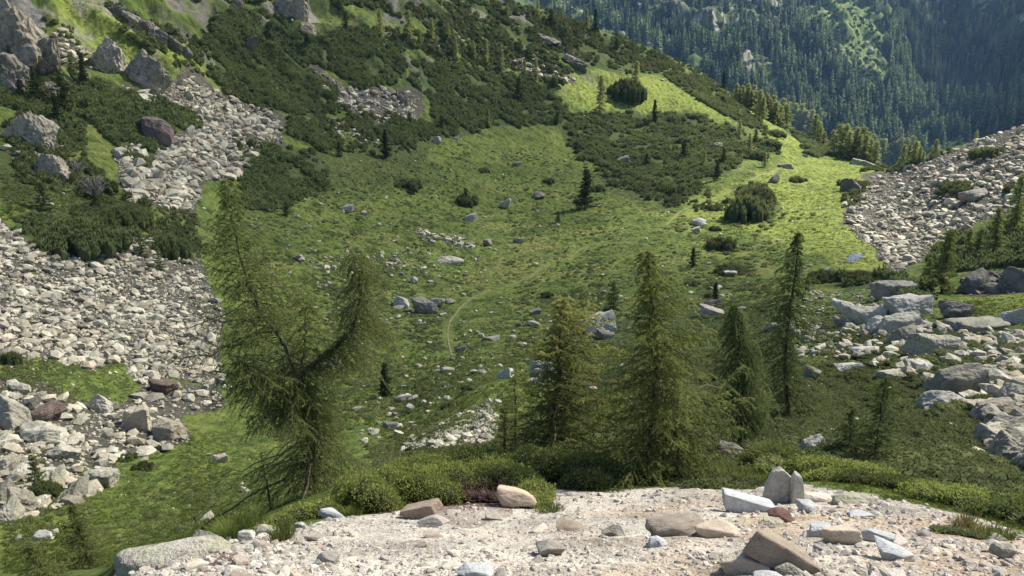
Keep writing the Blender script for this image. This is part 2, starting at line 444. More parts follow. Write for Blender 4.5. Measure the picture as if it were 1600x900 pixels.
def ground_material():
    m, nt, out = nodes('ground')
    p = N(nt, 'ShaderNodeBsdfPrincipled'); p.inputs['Roughness'].default_value = 1; p.inputs['Specular IOR Level'].default_value = 0.1
    a = N(nt, 'ShaderNodeAttribute', attribute_name='Col'); g = N(nt, 'ShaderNodeNewGeometry')
    f1 = noise(nt, g.outputs['Position'], 1.1, 6, 0.7); f2 = noise(nt, g.outputs['Position'], 60, 3, 0.7)
    k = mnum(nt, 'ADD', mnum(nt, 'MULTIPLY', ramp(nt, f1, 0.3, 0.7), 0.9), mnum(nt, 'MULTIPLY', f2, 0.7))
    k = mnum(nt, 'MULTIPLY', mnum(nt, 'ADD', k, 0.2), mnum(nt, 'ADD', 0.7, mnum(nt, 'MULTIPLY', noise(nt, g.outputs['Position'], 9, 4, 0.75), 0.6)))
    v = N(nt, 'ShaderNodeVectorMath', operation='SCALE'); L(nt, a.outputs['Color'], v.inputs[0]); L(nt, k, v.inputs['Scale'])
    L(nt, v.outputs[0], p.inputs['Base Color'])
    b = N(nt, 'ShaderNodeBump'); b.inputs['Strength'].default_value = 0.6; b.inputs['Distance'].default_value = 0.02
    L(nt, f2, b.inputs['Height'])
    b2 = N(nt, 'ShaderNodeBump'); b2.inputs['Strength'].default_value = 0.8; b2.inputs['Distance'].default_value = 0.35
    f4 = noise(nt, g.outputs['Position'], 9, 4, 0.7); b3 = N(nt, 'ShaderNodeBump'); b3.inputs['Strength'].default_value = 0.6; b3.inputs['Distance'].default_value = 0.06
    L(nt, f4, b3.inputs['Height']); L(nt, b.outputs[0], b3.inputs['Normal'])
    L(nt, f1, b2.inputs['Height']); L(nt, b3.outputs[0], b2.inputs['Normal'])
    L(nt, b2.outputs[0], p.inputs['Normal']); L(nt, p.outputs[0], out.inputs[0])
    return m
def rock_material(name, c1, c2, lichen=(0.36, 0.37, 0.23), lich=0.35, scale=1.0, vary=0.45):
    m, nt, out = nodes(name)
    p = N(nt, 'ShaderNodeBsdfPrincipled'); p.inputs['Roughness'].default_value = 0.92; p.inputs['Specular IOR Level'].default_value = 0.25
    g = N(nt, 'ShaderNodeNewGeometry'); pos = g.outputs['Position']
    at_ = N(nt, 'ShaderNodeAttribute', attribute_name='tint'); oi = N(nt, 'ShaderNodeObjectInfo')
    crk = N(nt, 'ShaderNodeTexVoronoi', feature='DISTANCE_TO_EDGE'); crk.inputs['Scale'].default_value = 0.75 * scale
    wv = N(nt, 'ShaderNodeVectorMath', operation='ADD'); nz_ = N(nt, 'ShaderNodeTexNoise'); nz_.inputs['Scale'].default_value = 2.2 * scale; L(nt, pos, nz_.inputs['Vector']); L(nt, pos, wv.inputs[0]); L(nt, nz_.outputs['Color'], wv.inputs[1]); L(nt, wv.outputs[0], crk.inputs['Vector'])
    rnd = mnum(nt, 'FRACT', mnum(nt, 'ADD', at_.outputs['Fac'], oi.outputs['Random']))
    f1 = noise(nt, pos, 0.9 * scale, 6, 0.65); f2 = noise(nt, pos, 9 * scale, 4, 0.7); f3 = noise(nt, pos, 2.6 * scale, 5, 0.7)
    c = mixrgb(nt, ramp(nt, f1, 0.35, 0.65), c1, c2)
    c = mixrgb(nt, mnum(nt, 'MULTIPLY', ramp(nt, f3, 0.48, 0.6), lich), c, lichen)
    dark = tuple(x * 0.45 for x in c1)
    c = mixrgb(nt, mnum(nt, 'MULTIPLY', ramp(nt, f2, 0.52, 0.72), 0.75), c, dark)
    c = mixrgb(nt, mnum(nt, 'MULTIPLY', mnum(nt, 'SUBTRACT', 1.0, ramp(nt, crk.outputs[0], 0.0, 0.03)), 0.6), c, dark)
    k = mnum(nt, 'ADD', mnum(nt, 'MULTIPLY', rnd, vary * 1.3), 1.0 - vary)
    v = N(nt, 'ShaderNodeVectorMath', operation='SCALE'); L(nt, c, v.inputs[0]); L(nt, k, v.inputs['Scale'])
    warm = mixrgb(nt, mnum(nt, 'MULTIPLY', ramp(nt, mnum(nt, 'FRACT', mnum(nt, 'MULTIPLY', rnd, 7.3)), 0.6, 1.0), 0.5), v.outputs[0], (1.06, 0.93, 0.80), 'MULTIPLY')
    L(nt, warm, p.inputs['Base Color'])
    b = N(nt, 'ShaderNodeBump'); b.inputs['Strength'].default_value = 0.8; b.inputs['Distance'].default_value = 0.08 / scale
    L(nt, f2, b.inputs['Height']); L(nt, b.outputs[0], p.inputs['Normal']); L(nt, p.outputs[0], out.inputs[0])
    return m
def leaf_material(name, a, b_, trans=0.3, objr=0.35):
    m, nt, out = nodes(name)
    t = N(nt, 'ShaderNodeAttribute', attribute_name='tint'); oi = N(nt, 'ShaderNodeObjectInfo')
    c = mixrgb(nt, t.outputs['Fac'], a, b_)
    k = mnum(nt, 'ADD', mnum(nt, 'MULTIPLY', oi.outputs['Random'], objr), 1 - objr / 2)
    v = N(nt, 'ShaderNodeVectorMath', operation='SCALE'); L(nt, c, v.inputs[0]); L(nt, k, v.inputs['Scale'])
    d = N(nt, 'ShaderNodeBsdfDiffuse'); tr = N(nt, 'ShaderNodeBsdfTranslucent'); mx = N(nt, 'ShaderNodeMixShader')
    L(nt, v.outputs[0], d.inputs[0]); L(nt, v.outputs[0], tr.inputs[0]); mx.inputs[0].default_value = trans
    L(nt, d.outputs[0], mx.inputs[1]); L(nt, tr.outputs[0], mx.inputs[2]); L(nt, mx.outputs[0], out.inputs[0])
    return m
def plain_material(name, a, b_, scale=8, rough=0.95):
    m, nt, out = nodes(name)
    p = N(nt, 'ShaderNodeBsdfPrincipled'); p.inputs['Roughness'].default_value = rough; p.inputs['Specular IOR Level'].default_value = 0.2
    g = N(nt, 'ShaderNodeNewGeometry'); f = noise(nt, g.outputs['Position'], scale, 5, 0.65)
    L(nt, mixrgb(nt, ramp(nt, f, 0.35, 0.65), a, b_), p.inputs['Base Color'])
    b = N(nt, 'ShaderNodeBump'); b.inputs['Strength'].default_value = 0.5; b.inputs['Distance'].default_value = 0.01
    L(nt, f, b.inputs['Height']); L(nt, b.outputs[0], p.inputs['Normal']); L(nt, p.outputs[0], out.inputs[0])
    return m
MT = dict(
 ground=ground_material(),
 granite=rock_material('granite', (0.31, 0.295, 0.245), (0.53, 0.505, 0.425), lich=0.55),
 scree=rock_material('scree_granite', (0.40, 0.375, 0.30), (0.60, 0.565, 0.465), lich=0.5, vary=0.5),
 darkrock=rock_material('dark_rock', (0.17, 0.16, 0.145), (0.31, 0.295, 0.265), lich=0.3),
 redrock=rock_material('reddish_rock', (0.13, 0.095, 0.085), (0.22, 0.17, 0.155), lich=0.1),
 crag=rock_material('crag_rock', (0.23, 0.205, 0.165), (0.46, 0.42, 0.34), lich=0.3, scale=0.5),
 pale=rock_material('pale_granite', (0.42, 0.41, 0.37), (0.58, 0.565, 0.51), lich=0.25, scale=3, vary=0.2),
 bluish=rock_material('bluish_granite', (0.38, 0.40, 0.41), (0.54, 0.55, 0.55), lich=0.03, scale=6, vary=0.15),
 brown=rock_material('brown_stone', (0.24, 0.20, 0.16), (0.36, 0.32, 0.27), lich=0.06, scale=8, vary=0.1),
 tan=rock_material('tan_stone', (0.46, 0.38, 0.28), (0.60, 0.53, 0.43), lich=0.05, scale=8, vary=0.1),
 maroon=rock_material('maroon_stone', (0.11, 0.055, 0.05), (0.20, 0.12, 0.11), lich=0.0, scale=8, vary=0.1),
 grit=rock_material('gravel_stones', (0.43, 0.40, 0.35), (0.63, 0.595, 0.54), lichen=(0.50, 0.38, 0.24), lich=0.3, scale=7, vary=0.45),
 larch=leaf_material('larch_needles', (0.130, 0.170, 0.050), (0.380, 0.420, 0.140), 0.48),
 larchdark=leaf_material('dark_larch_needles', (0.065, 0.100, 0.042), (0.230, 0.280, 0.100), 0.42),
 larchyel=leaf_material('yellowing_larch_needles', (0.130, 0.170, 0.048), (0.480, 0.465, 0.160), 0.48),
 larchm=leaf_material('muted_larch_needles', (0.110, 0.145, 0.052), (0.340, 0.375, 0.130), 0.46),
 larchlit=leaf_material('sunlit_larch_needles', (0.170, 0.210, 0.070), (0.450, 0.480, 0.190), 0.5),  # brighter copy of the larch needles, full sun put into their colour
 spruce=leaf_material('spruce_needles', (0.030, 0.045, 0.020), (0.085, 0.115, 0.042), 0.2),
 mugo=leaf_material('mountain_pine_needles', (0.085, 0.115, 0.048), (0.290, 0.335, 0.130), 0.38),
 mugolit=leaf_material('olive_pine_needles', (0.090, 0.115, 0.045), (0.260, 0.280, 0.115), 0.3),
 heath=leaf_material('heath_leaves', (0.105, 0.130, 0.055), (0.310, 0.335, 0.145), 0.38),
 rhodo=leaf_material('shrub_leaves', (0.090, 0.130, 0.032), (0.400, 0.450, 0.135), 0.4),
 rhodark=leaf_material('dark_shrub_leaves', (0.060, 0.090, 0.030), (0.220, 0.260, 0.085), 0.3),
 grass=leaf_material('grass_blades', (0.078, 0.106, 0.028), (0.185, 0.222, 0.062), 0.32),
 drygrass=leaf_material('dry_grass_blades', (0.09, 0.10, 0.03), (0.30, 0.24, 0.12), 0.3),
 farforest=leaf_material('far_forest_needles', (0.032, 0.056, 0.032), (0.195, 0.250, 0.115), 0.3),
 deadwood=plain_material('grey_dead_wood', (0.22, 0.20, 0.18), (0.40, 0.37, 0.33), 6),
 bark=plain_material('bark', (0.035, 0.028, 0.022), (0.13, 0.11, 0.09), 14),
 twig=plain_material('twigs', (0.06, 0.045, 0.03), (0.14, 0.11, 0.075), 10),
 core=plain_material('inner_twigs', (0.018, 0.020, 0.010), (0.04, 0.042, 0.02), 20),
 roots=plain_material('roots_and_peat', (0.030, 0.018, 0.016), (0.10, 0.06, 0.05), 20),
 trail=plain_material('trodden_earth', (0.15, 0.17, 0.065), (0.27, 0.26, 0.14), 2),
)
def water_material():
    m, nt, out = nodes('stream_water')
    p = N(nt, 'ShaderNodeBsdfPrincipled'); p.inputs['Roughness'].default_value = 0.12
    p.inputs['Base Color'].default_value = (0.10, 0.11, 0.11, 1)
    g = N(nt, 'ShaderNodeNewGeometry'); f = noise(nt, g.outputs['Position'], 2.0, 3)
    b = N(nt, 'ShaderNodeBump'); b.inputs['Strength'].default_value = 0.4; b.inputs['Distance'].default_value = 0.05
    L(nt, f, b.inputs['Height']); L(nt, b.outputs[0], p.inputs['Normal']); L(nt, p.outputs[0], out.inputs[0])
    return m
MT['water'] = water_material()

# ---- the land as one sheet
V = np.stack([TX, TY, ZF + CAMZ], -1).reshape(-1, 3)
ii = np.arange(NT - 1)[:, None] * ND + np.arange(ND - 1)[None]
Q = np.stack([ii, ii + 1, ii + ND + 1, ii + ND], -1).reshape(-1, 4)[:, ::-1]
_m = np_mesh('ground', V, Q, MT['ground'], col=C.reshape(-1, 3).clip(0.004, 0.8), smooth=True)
tag(obj('ground', _m), kind='structure')

# ---- clouds: a broken deck added out of view, gaps and density shaped for shade
LIT = [
 [(835,105),(890,92),(960,98),(1010,88),(1050,92),(1100,112),(1150,120),(1210,150),(1270,175),(1380,225),(1500,205),(1620,150),(2200,0),(2200,330),(1620,345),(1500,372),(1420,435),(1250,425),(1130,392),(1040,365),(1060,325),(1140,290),(1090,240),(1050,215),(1000,202),(930,198),(870,165)],
 [(60,-20),(160,-10),(215,40),(290,70),(345,125),(290,115),(200,120),(60,110),(40,60)],
 [(740,360),(900,340),(1080,340),(1120,420),(900,440),(740,440)],
 [(870,200),(960,180),(1100,180),(1240,230),(1180,270),(1080,330),(980,310)],
 [(330,-40),(560,-40),(780,-20),(1100,110),(1040,130),(900,100),(700,40),(400,30)],
 [(640,70),(780,40),(900,80),(880,108),(820,125),(740,118),(660,105)],
]
Zc = 430.0; CS = 9.0
gx = np.arange(-420, 1500, CS); gy = np.arange(-260, 2100, CS)
GX, GY = np.meshgrid(gx, gy, indexing='ij')
zt = np.full(GX.shape, 10.0)
for _ in range(10):
    k = (Zc - zt) / SUNV[2]; qx = GX - SUNV[0] * k; qy = GY - SUNV[1] * k
    zt = 0.5 * zt + 0.5 * height(qx, np.maximum(qy, 0.5))
hx, hy = proj(qx, np.maximum(qy, 0.5), zt); hD = np.hypot(qx, qy)
dens = np.ones(GX.shape)
hw = hx + 10 * perlin(qx / 25, qy / 25, 60); hh = hy + 8 * perlin(qx / 25, qy / 25, 61)
for i, p in enumerate(LIT):
    q_ = inpoly(hw, hh, p) & (hD < 420); dens[q_] = np.minimum(dens[q_], 0.0 if i < 2 else 0.5)
dens *= np.where(hD < 420, 0.60 + 0.40 * sstep(30, 95, hD) - 0.32 * sstep(420, 300, hx) * sstep(300, 360, hy) * (hD >= 50) - 0.22 * sstep(1080, 1250, hx) * sstep(425, 470, hy), 1)
dens[hD >= 420] = 0
shade_line = np.interp(hy, [-100, 0, 100, 170, 260], [1480, 1395, 1400, 1450, 1480])
farsh = sstep(-25, 45, hx + 25 * perlin(qx / 60, qy / 60, 62) - shade_line)
dens = np.where(hD > 560, farsh * 1.7, dens)
dens[(qy < -5)] = 0
for _ in range(5):
    d2 = np.pad(dens, 1, mode='edge'); dens = (d2[1:-1,1:-1]*4 + d2[:-2,1:-1]+d2[2:,1:-1]+d2[1:-1,:-2]+d2[1:-1,2:]) / 8
lump = 0.5 + 0.5 * fbm(GX / 60, GY / 60, 4, 63)
keep = (dens > 0.04)
kc = keep[:-1, :-1] | keep[1:, :-1] | keep[:-1, 1:] | keep[1:, 1:]
n0, n1_ = GX.shape
base = np.stack([GX, GY, np.full(GX.shape, Zc)], -1)
top = base + SUNV * (6 + 55 * dens * (0.5 + lump))[..., None]
bot = base - SUNV * (2 + 14 * dens * lump)[..., None]
ci, cj = np.nonzero(kc)
def vid(i, j): return i * n1_ + j
qt = np.stack([vid(ci, cj), vid(ci + 1, cj), vid(ci + 1, cj + 1), vid(ci, cj + 1)], 1)
NV = n0 * n1_
faces = [qt, qt[:, ::-1] + NV]
kp = np.pad(kc, 1)
for di, dj, a, b in ((-1,0,(0,0),(0,1)), (1,0,(1,1),(1,0)), (0,-1,(1,0),(0,0)), (0,1,(0,1),(1,1))):
    e = kc & ~kp[1 + di:kp.shape[0] - 1 + di, 1 + dj:kp.shape[1] - 1 + dj]
    i_, j_ = np.nonzero(e)
    A = vid(i_ + a[0], j_ + a[1]); B = vid(i_ + b[0], j_ + b[1])
    faces.append(np.stack([A, B, B + NV, A + NV], 1))
cm, nt, out = nodes('shade_cloud')
ta = N(nt, 'ShaderNodeAttribute', attribute_name='tint')
cd = N(nt, 'ShaderNodeBsdfDiffuse'); cd.inputs[0].default_value = (0.9, 0.9, 0.92, 1)
ct = N(nt, 'ShaderNodeBsdfTranslucent'); ct.inputs[0].default_value = (0.95, 0.95, 0.97, 1)
m1 = N(nt, 'ShaderNodeMixShader'); m1.inputs[0].default_value = 0.55; L(nt, cd.outputs[0], m1.inputs[1]); L(nt, ct.outputs[0], m1.inputs[2])
tp = N(nt, 'ShaderNodeBsdfTransparent'); m2 = N(nt, 'ShaderNodeMixShader')
L(nt, mnum(nt, 'MULTIPLY', ta.outputs['Fac'], 0.36), m2.inputs[0]); L(nt, tp.outputs[0], m2.inputs[1]); L(nt, m1.outputs[0], m2.inputs[2]); L(nt, m2.outputs[0], out.inputs[0])
allV = np.concatenate([top.reshape(-1, 3), bot.reshape(-1, 3)]); allF = np.concatenate(faces)
used = np.unique(allF); remap = np.zeros(len(allV), int); remap[used] = np.arange(len(used))
tn = np.concatenate([dens.ravel(), dens.ravel()])
cme = np_mesh('shade_clouds', allV[used], remap[allF], cm, tint=tn[used], smooth=True)
tag(obj('shade_clouds', cme), kind='structure')

# ---- haze over the whole place
hm, nt, out = nodes('haze')
pv = N(nt, 'ShaderNodeVolumePrincipled'); pv.inputs['Color'].default_value = (0.30, 0.54, 1.0, 1)
pv.inputs['Density'].default_value = 0.00007; pv.inputs['Anisotropy'].default_value = 0.2
L(nt, pv.outputs[0], out.inputs['Volume'])
zmin = float(ZF.min()) + CAMZ - 1; zmax = float(ZF.max()) + CAMZ + 30
bx = np.array([[x, y, z] for z in (zmin, zmax) for y in (-12, 1950) for x in (-1960, 1960)], float)
bf = [[0,2,3,1],[4,5,7,6],[0,1,5,4],[2,6,7,3],[0,4,6,2],[1,3,7,5]]
HAZE = obj('haze', np_mesh('haze', bx, np.array(bf), hm)); tag(HAZE, kind='stuff')
print('land', zmin, zmax)
# ------------------------------------------------------------------ rocks
def ico(sub):
    import bmesh
    bm = bmesh.new(); bmesh.ops.create_icosphere(bm, subdivisions=sub, radius=1)
    bm.verts.ensure_lookup_table()
    v = np.array([p.co[:] for p in bm.verts]); f = np.array([[q.index for q in t.verts] for t in bm.faces]); bm.free()
    return v, f
ICO = {s: ico(s) for s in (1, 2, 3, 4, 5)}
def rock_shape(sub, seed, planes=10, p=18, dims=(1, 0.85, 0.65), rough=0.03, skew=0.23):
    """a block cut by a handful of random planes, its edges worn"""
    r = np.random.default_rng(seed); v, f = ICO[sub]
    n = r.normal(size=(planes, 3)); n /= np.linalg.norm(n, axis=1)[:, None]
    n = np.concatenate([n, [[0.15, 0.1, 1], [0, 0.1, -1], [1, 0.2, 0.15], [-1, 0.15, -0.1], [0.1, 1, 0.1], [-0.2, -1, 0.2]] + r.normal(0, skew, (6, 3))])
    n /= np.linalg.norm(n, axis=1)[:, None]
    d = np.concatenate([r.uniform(0.68, 0.98, planes), r.uniform(0.68, 0.95, 6)])
    k = (np.maximum(v @ n.T, 0) / d[None]) ** p
    rad = k.sum(1) ** (-1.0 / p)
    if rough:
        for fr_, am in ((2.3, 1.0), (5.5, 0.5), (12, 0.25)):
            rad = rad * (1 + rough * am * (perlin(v[:, 0] * fr_ + seed, v[:, 1] * fr_ + v[:, 2] * fr_ * 0.7, seed % 50) + perlin(v[:, 2] * fr_, v[:, 0] * fr_ * 0.6 - v[:, 1] * fr_ + seed, seed % 37)))
    return v * rad[:, None] * np.array(dims), f
def rotm(rx, ry, rz):
    cx, sx, cy, sy, cz, sz = np.cos(rx), np.sin(rx), np.cos(ry), np.sin(ry), np.cos(rz), np.sin(rz)
    n = len(rx); Mx = np.zeros((n, 3, 3))
    Mx[:, 0, 0] = cz*cy; Mx[:, 0, 1] = cz*sy*sx - sz*cx; Mx[:, 0, 2] = cz*sy*cx + sz*sx
    Mx[:, 1, 0] = sz*cy; Mx[:, 1, 1] = sz*sy*sx + cz*cx; Mx[:, 1, 2] = sz*sy*cx - cz*sx
    Mx[:, 2, 0] = -sy;   Mx[:, 2, 1] = cy*sx;            Mx[:, 2, 2] = cy*cx
    return Mx
def scatter(protos, pos, scale, rot, pick=None, tint=None, tadd=0.0):
    """copies of the prototype shapes (verts, tris[, tint]) merged into one mesh's arrays"""
    n = len(pos)
    if pick is None: pick = rng.integers(0, len(protos), n)
    scale = np.asarray(scale, float)
    if scale.ndim == 1: scale = np.repeat(scale[:, None], 3, 1)
    VV, FF, TT = [], [], []; off = 0
    for k, pr in enumerate(protos):
        ix = np.nonzero(pick == k)[0]
        if not len(ix): continue
        v, f = pr[0], pr[1]
        w = np.einsum('nij,nvj->nvi', rot[ix], v[None] * scale[ix][:, None, :]) + pos[ix][:, None, :]
        VV.append(w.reshape(-1, 3)); m = len(v)
        FF.append((f[None] + (np.arange(len(ix)) * m)[:, None, None] + off).reshape(-1, 3)); off += len(ix) * m
        base_t = pr[2][None] if len(pr) > 2 else np.zeros((1, m))
        tt = base_t + (tint[ix][:, None] if tint is not None else 0.0)
        TT.append(np.broadcast_to(tt, (len(ix), m)).reshape(-1))
    return np.concatenate(VV), np.concatenate(FF), np.concatenate(TT)

def zone_points(poly, n, warp=True):
    """random points of the land seen inside a pixel outline"""
    poly = np.asarray(poly, float)
    x0, y0 = poly.min(0); x1, y1 = poly.max(0); out = []
    x0 = max(x0, -150); x1 = min(x1, 1860); y0 = max(y0, -40); y1 = min(y1, 960)
    px = np.zeros(0); py = np.zeros(0)
    while len(px) < n:
        a = rng.uniform(x0, x1, 4 * n + 50); b = rng.uniform(y0, y1, 4 * n + 50)
        jx = a + rng.normal(0, 5, len(a)); jy = b + rng.normal(0, 3, len(a))
        ok = inpoly(jx, jy, poly); px = np.append(px, a[ok]); py = np.append(py, b[ok])
    px, py = px[:n], py[:n]
    X, Y, Z, D = drop(px, py)
    if n > 60 and warp:      # the same ragged outline as the ground under them
        k = inpoly(warpx(px, X, Y), warpy(py, X, Y), poly) & (D < 420) | (D >= 420); px, py, X, Y, Z, D = px[k], py[k], X[k], Y[k], Z[k], D[k]
    return np.stack([X, Y, Z], 1), px, py, D

BOULDERS = []     # dict(pos, size m, flat, px-size, mat, label, group)
def add_b(px, py, w, ratio=0.7, mat='granite', label=None, group=None, rz=None, D=None, planes=8, seed=None, tilt=None):
    if D is None:
        X, Y, Z, Dq = drop([px], [py]); p = np.array([X[0], Y[0], Z[0]]); D = Dq[0]
    else: p = ground_at(px, D)
    s = w * mpp(D) * 0.49
    BOULDERS.append(dict(p=p, s=s, ratio=ratio, px=w, mat=mat, label=label, group=group, rz=rz, D=D, seed=seed, tilt=tilt, X=px, Y=py))

# boulders one can pick out in the photograph: foot of the stone in photo pixels, width, height / width
B = [
 (932,519,56,.72,'granite','large pale grey wedge-shaped boulder on the meadow behind the yellow-topped larch'),
 (948,527,27,.55,'granite','small pale boulder tucked under the front of the large wedge-shaped boulder'),
 (664,488,38,.85,'darkrock','blocky boulder with a dark front face, right one of the pair beside the winding trail'),
 (681,478,24,.75,'granite','grey boulder leaning behind the dark-fronted block on the meadow'),
 (627,477,27,.75,'granite','pale pointed boulder left of the dark-fronted block on the meadow'),
 (622,481,18,.3,'granite','flat slab lying at the foot of the pale pointed boulder on the meadow'),
 (846,592,46,1.0,'granite','tall split grey boulder left of the yellow-topped larch'),
 (838,604,30,.9,'granite','lower angular block in front of the tall split boulder by the yellow-topped larch'),
 (790,590,38,.5,'granite','low grey boulder left of the tall split boulder beside the yellow-topped larch'),
 (543,331,19,.8,'granite','notched pale boulder on the meadow, above the right arm of the twisted larch'),
 (569,335,12,.7,'granite','small pale stone just right of the notched boulder'),
 (790,324,17,.95,'granite','upright pale boulder in the middle of the shaded meadow'),
 (737,345,24,.6,'granite','pale wedge of rock below a round pine shrub on the meadow'),
 (842,308,19,.6,'darkrock','grey boulder beside a small spruce high on the meadow'),
 (973,254,19,.65,'darkrock','dark boulder with a flat pale top among the pine shrubs of the hillside'),
 (808,260,12,1.0,'granite','small squarish white boulder high on the shaded meadow'),
 (682,223,16,.75,'granite','white boulder on the upper meadow just below the pine carpet'),
 (712,218,10,.7,'granite','small white stone right of the white boulder below the pine carpet'),
 (762,382,16,.8,'granite','white pointed boulder at the right end of the stone row on the meadow'),
 (810,380,13,.9,'granite','white boulder standing alone right of the stone row on the meadow'),
 (698,410,40,.35,'granite','flat grey slabs stacked at the right end of the lower stone row'),
 (647,442,14,1.0,'granite','upright white block on the meadow above the pair of boulders'),
 (835,491,20,.55,'darkrock','small dark-fronted block on the meadow left of the wedge-shaped boulder'),
 (833,508,22,.5,'granite','low grey stone pair in front of the small dark-fronted block'),
 (810,510,13,.6,'darkrock','small dark stone left of the low grey stone pair on the meadow'),
 (770,531,25,.4,'granite','elongated pale stone on the meadow right of the end of the trail'),
 (752,527,12,.8,'granite','small upright stone left of the elongated pale stone by the trail'),
 (720,549,16,.75,'darkrock','grey cube of rock beside the lower end of the trail'),
 (723,562,9,.8,'granite','little white stone just below the grey cube at the end of the trail'),
 (703,473,18,.5,'granite','low pale stone between the pair of boulders and the trail'),
 (692,494,12,.6,'granite','small pale stone below the pair of boulders by the trail'),
 (1110,492,42,.5,'granite','smooth pale boulder sloping to the right behind the drooping dark larch'),
 (1112,478,26,.5,'darkrock','grey boulder resting behind the smooth pale boulder'),
 (1157,487,15,.8,'granite','small round pale boulder right of the smooth sloping boulder'),
 (245,215,44,.92,'redrock','big dark reddish boulder at the edge of the upper boulder field'),
 (1210,285,16,1.0,'granite','grey boulder standing beside the path in the sunlit meadow'),
 (1326,298,26,.9,'darkrock','dark cracked boulder at the foot of the sunlit meadow knoll'),
 (1092,352,22,.7,'pale','white broken boulder on the sunlit meadow edge left of the pine clump'),
 (1088,362,14,.7,'pale','small white rock under the white broken boulder'),
 (1392,464,58,.55,'darkrock','big dark rounded boulder at the back of the right boulder field'),
 (1415,492,60,.55,'granite','pale angular boulder in front of the big dark rounded one'),
 (1358,501,56,.5,'granite','broad grey slab left of the pale angular boulder in the right boulder field'),
 (1318,485,30,.6,'granite','grey block at the left end of the right boulder field'),
 (1402,520,48,.6,'granite','pale block with a dark front, middle of the right boulder field'),
 (1368,520,34,.7,'granite','squarish grey block between two slabs in the right boulder field'),
 (1410,538,40,.8,'granite','grey faced block standing in the middle of the right boulder field'),
 (1492,497,46,.62,'darkrock','dark-sided boulder at the edge of the small bright green lawn'),
 (1525,517,72,.32,'granite','long low slab with a dark underside below the small bright green lawn'),
 (1580,506,40,.55,'granite','pale boulder at the right end of the small bright green lawn'),
 (1464,552,60,.6,'granite','large square grey boulder below the long low slab'),
 (1441,580,34,.55,'granite','pale block left of the tallest boulder on the right slope'),
 (1492,618,66,.68,'granite','tallest grey boulder on the right shrubby slope with a lichen-covered face'),
 (1467,640,66,.5,'granite','flat-topped boulder with a shaded front in front of the tallest boulder'),
 (1588,632,50,.7,'granite','big pale boulder at the right frame edge level with the tallest boulder'),
 (1590,700,46,.75,'granite','rounded grey boulder at the right frame edge above the shrub slope'),
 (1594,728,44,.65,'darkrock','dark boulder at the right frame edge below the rounded grey one'),
 (1560,686,26,.75,'granite','small pale block left of the rounded grey boulder at the right frame edge'),
 (1222,517,36,.6,'granite','grey boulder right behind the slim two-tiered larch'),
 (1148,722,58,.62,'darkrock','dark split boulder half hidden behind the large middle larch'),
 (1266,707,34,.8,'pale','pale upright boulder between the round dark shrub and the sapling larches'),
 (1294,684,22,.8,'granite','small grey boulder on the shrub slope left of the sapling larches'),
 (1413,740,32,.5,'granite','grey boulder in the leafy shrubs right of the sapling larches'),
 (1348,552,40,.32,'granite','flat pale slab lying in the heath below the right boulder field'),
 (1268,590,28,.8,'granite','pale block standing in the heath right of the two-tiered larch'),
 (1325,578,40,.3,'granite','low flat stone in the heath in the middle of the right slope'),
 (1398,590,36,.4,'granite','low pale stone in the heath left of the tallest boulder'),
 (1320,510,36,.45,'darkrock','dark low rock in the heath left of the right boulder field'),
 (1522,456,34,.85,'darkrock','dark jagged boulder at the left of the dark rock group on the right'),
 (1585,454,44,.8,'darkrock','biggest dark rounded boulder of the dark rock group at the right edge'),
 (1552,456,24,.6,'granite','grey boulder between the two dark boulders at the right edge'),
 (1522,312,40,.5,'darkrock','dark boulder with a shrub on top in the sunlit moraine'),
 (256,613,48,.6,'redrock','dark overhanging block at the lower edge of the left scree'),
 (215,668,52,.85,'granite','big grey faceted block, left half of the split boulder above the left meadow'),
 (263,684,60,.7,'granite','big pale slab, right half of the split boulder above the left meadow'),
 (66,690,66,.55,'granite','pale sloping block lying on the reddish boulder at the far left'),
 (72,655,42,.6,'redrock','reddish brown boulder behind the pale sloping block at the far left'),
 (18,660,60,.85,'granite','large grey boulder at the left frame edge level with the reddish one'),
 (8,735,36,.8,'granite','grey boulder at the left frame edge below the boulder field'),
 (98,716,46,.6,'granite','grey boulder with a shaded front below the pale sloping block'),
 (166,755,44,.85,'granite','large squarish boulder at the lower end of the left boulder field'),
 (345,722,26,.65,'granite','pale boulder with a smooth face on the left meadow beside the twisted larch'),
 (325,712,10,.6,'granite','small white stone left of the pale boulder beside the twisted larch'),
 (30,610,26,.6,'granite','pale boulder above the grassy strip at the left frame edge'),
 (68,842,36,.4,'pale','flat white stone in the grass at the lower left'),
 (160,640,36,.8,'granite','pale faceted boulder above the split boulder on the left'),
 (45,640,30,.7,'darkrock','grey-brown boulder beside the reddish brown one at the far left'),
 (515,572,34,.5,'granite','pale boulder glimpsed through the branches of the twisted larch'),
 (630,625,24,.6,'pale','white boulder cluster stone right of the small dark spruce'),
 (640,640,20,.6,'pale','lower white stone of the cluster right of the small dark spruce'),
 (612,668,26,.6,'granite','pale boulder on the meadow slope below the small dark spruce'),
 (560,642,20,.55,'granite','pale stone between the twisted larch and the small dark spruce'),
 (700,580,20,.4,'granite','low pale stone on the meadow below the end of the trail'),
 (684,583,14,.6,'granite','small white stone left of the low pale stone below the trail'),
 (742,583,20,.4,'granite','low white stone right of the low pale stone below the trail'),
 (1140,430,20,.5,'pale','bleached pale rock under a low bush left of the slim larch top'),
 (905,95,0,0,'x',''),
]
for i, (px, py, w, ra, m, lb) in enumerate(B):
    if m == 'granite' and (px > 1300 and py < 660 and i % 2 == 0 or i in (0, 4, 6, 7, 8, 9, 11, 31)): m = 'pale'
    if px > 1250 and py > 440: ra = ra * 1.2
    if m != 'x': add_b(px, py, w, ra, m, lb, seed=100 + i)

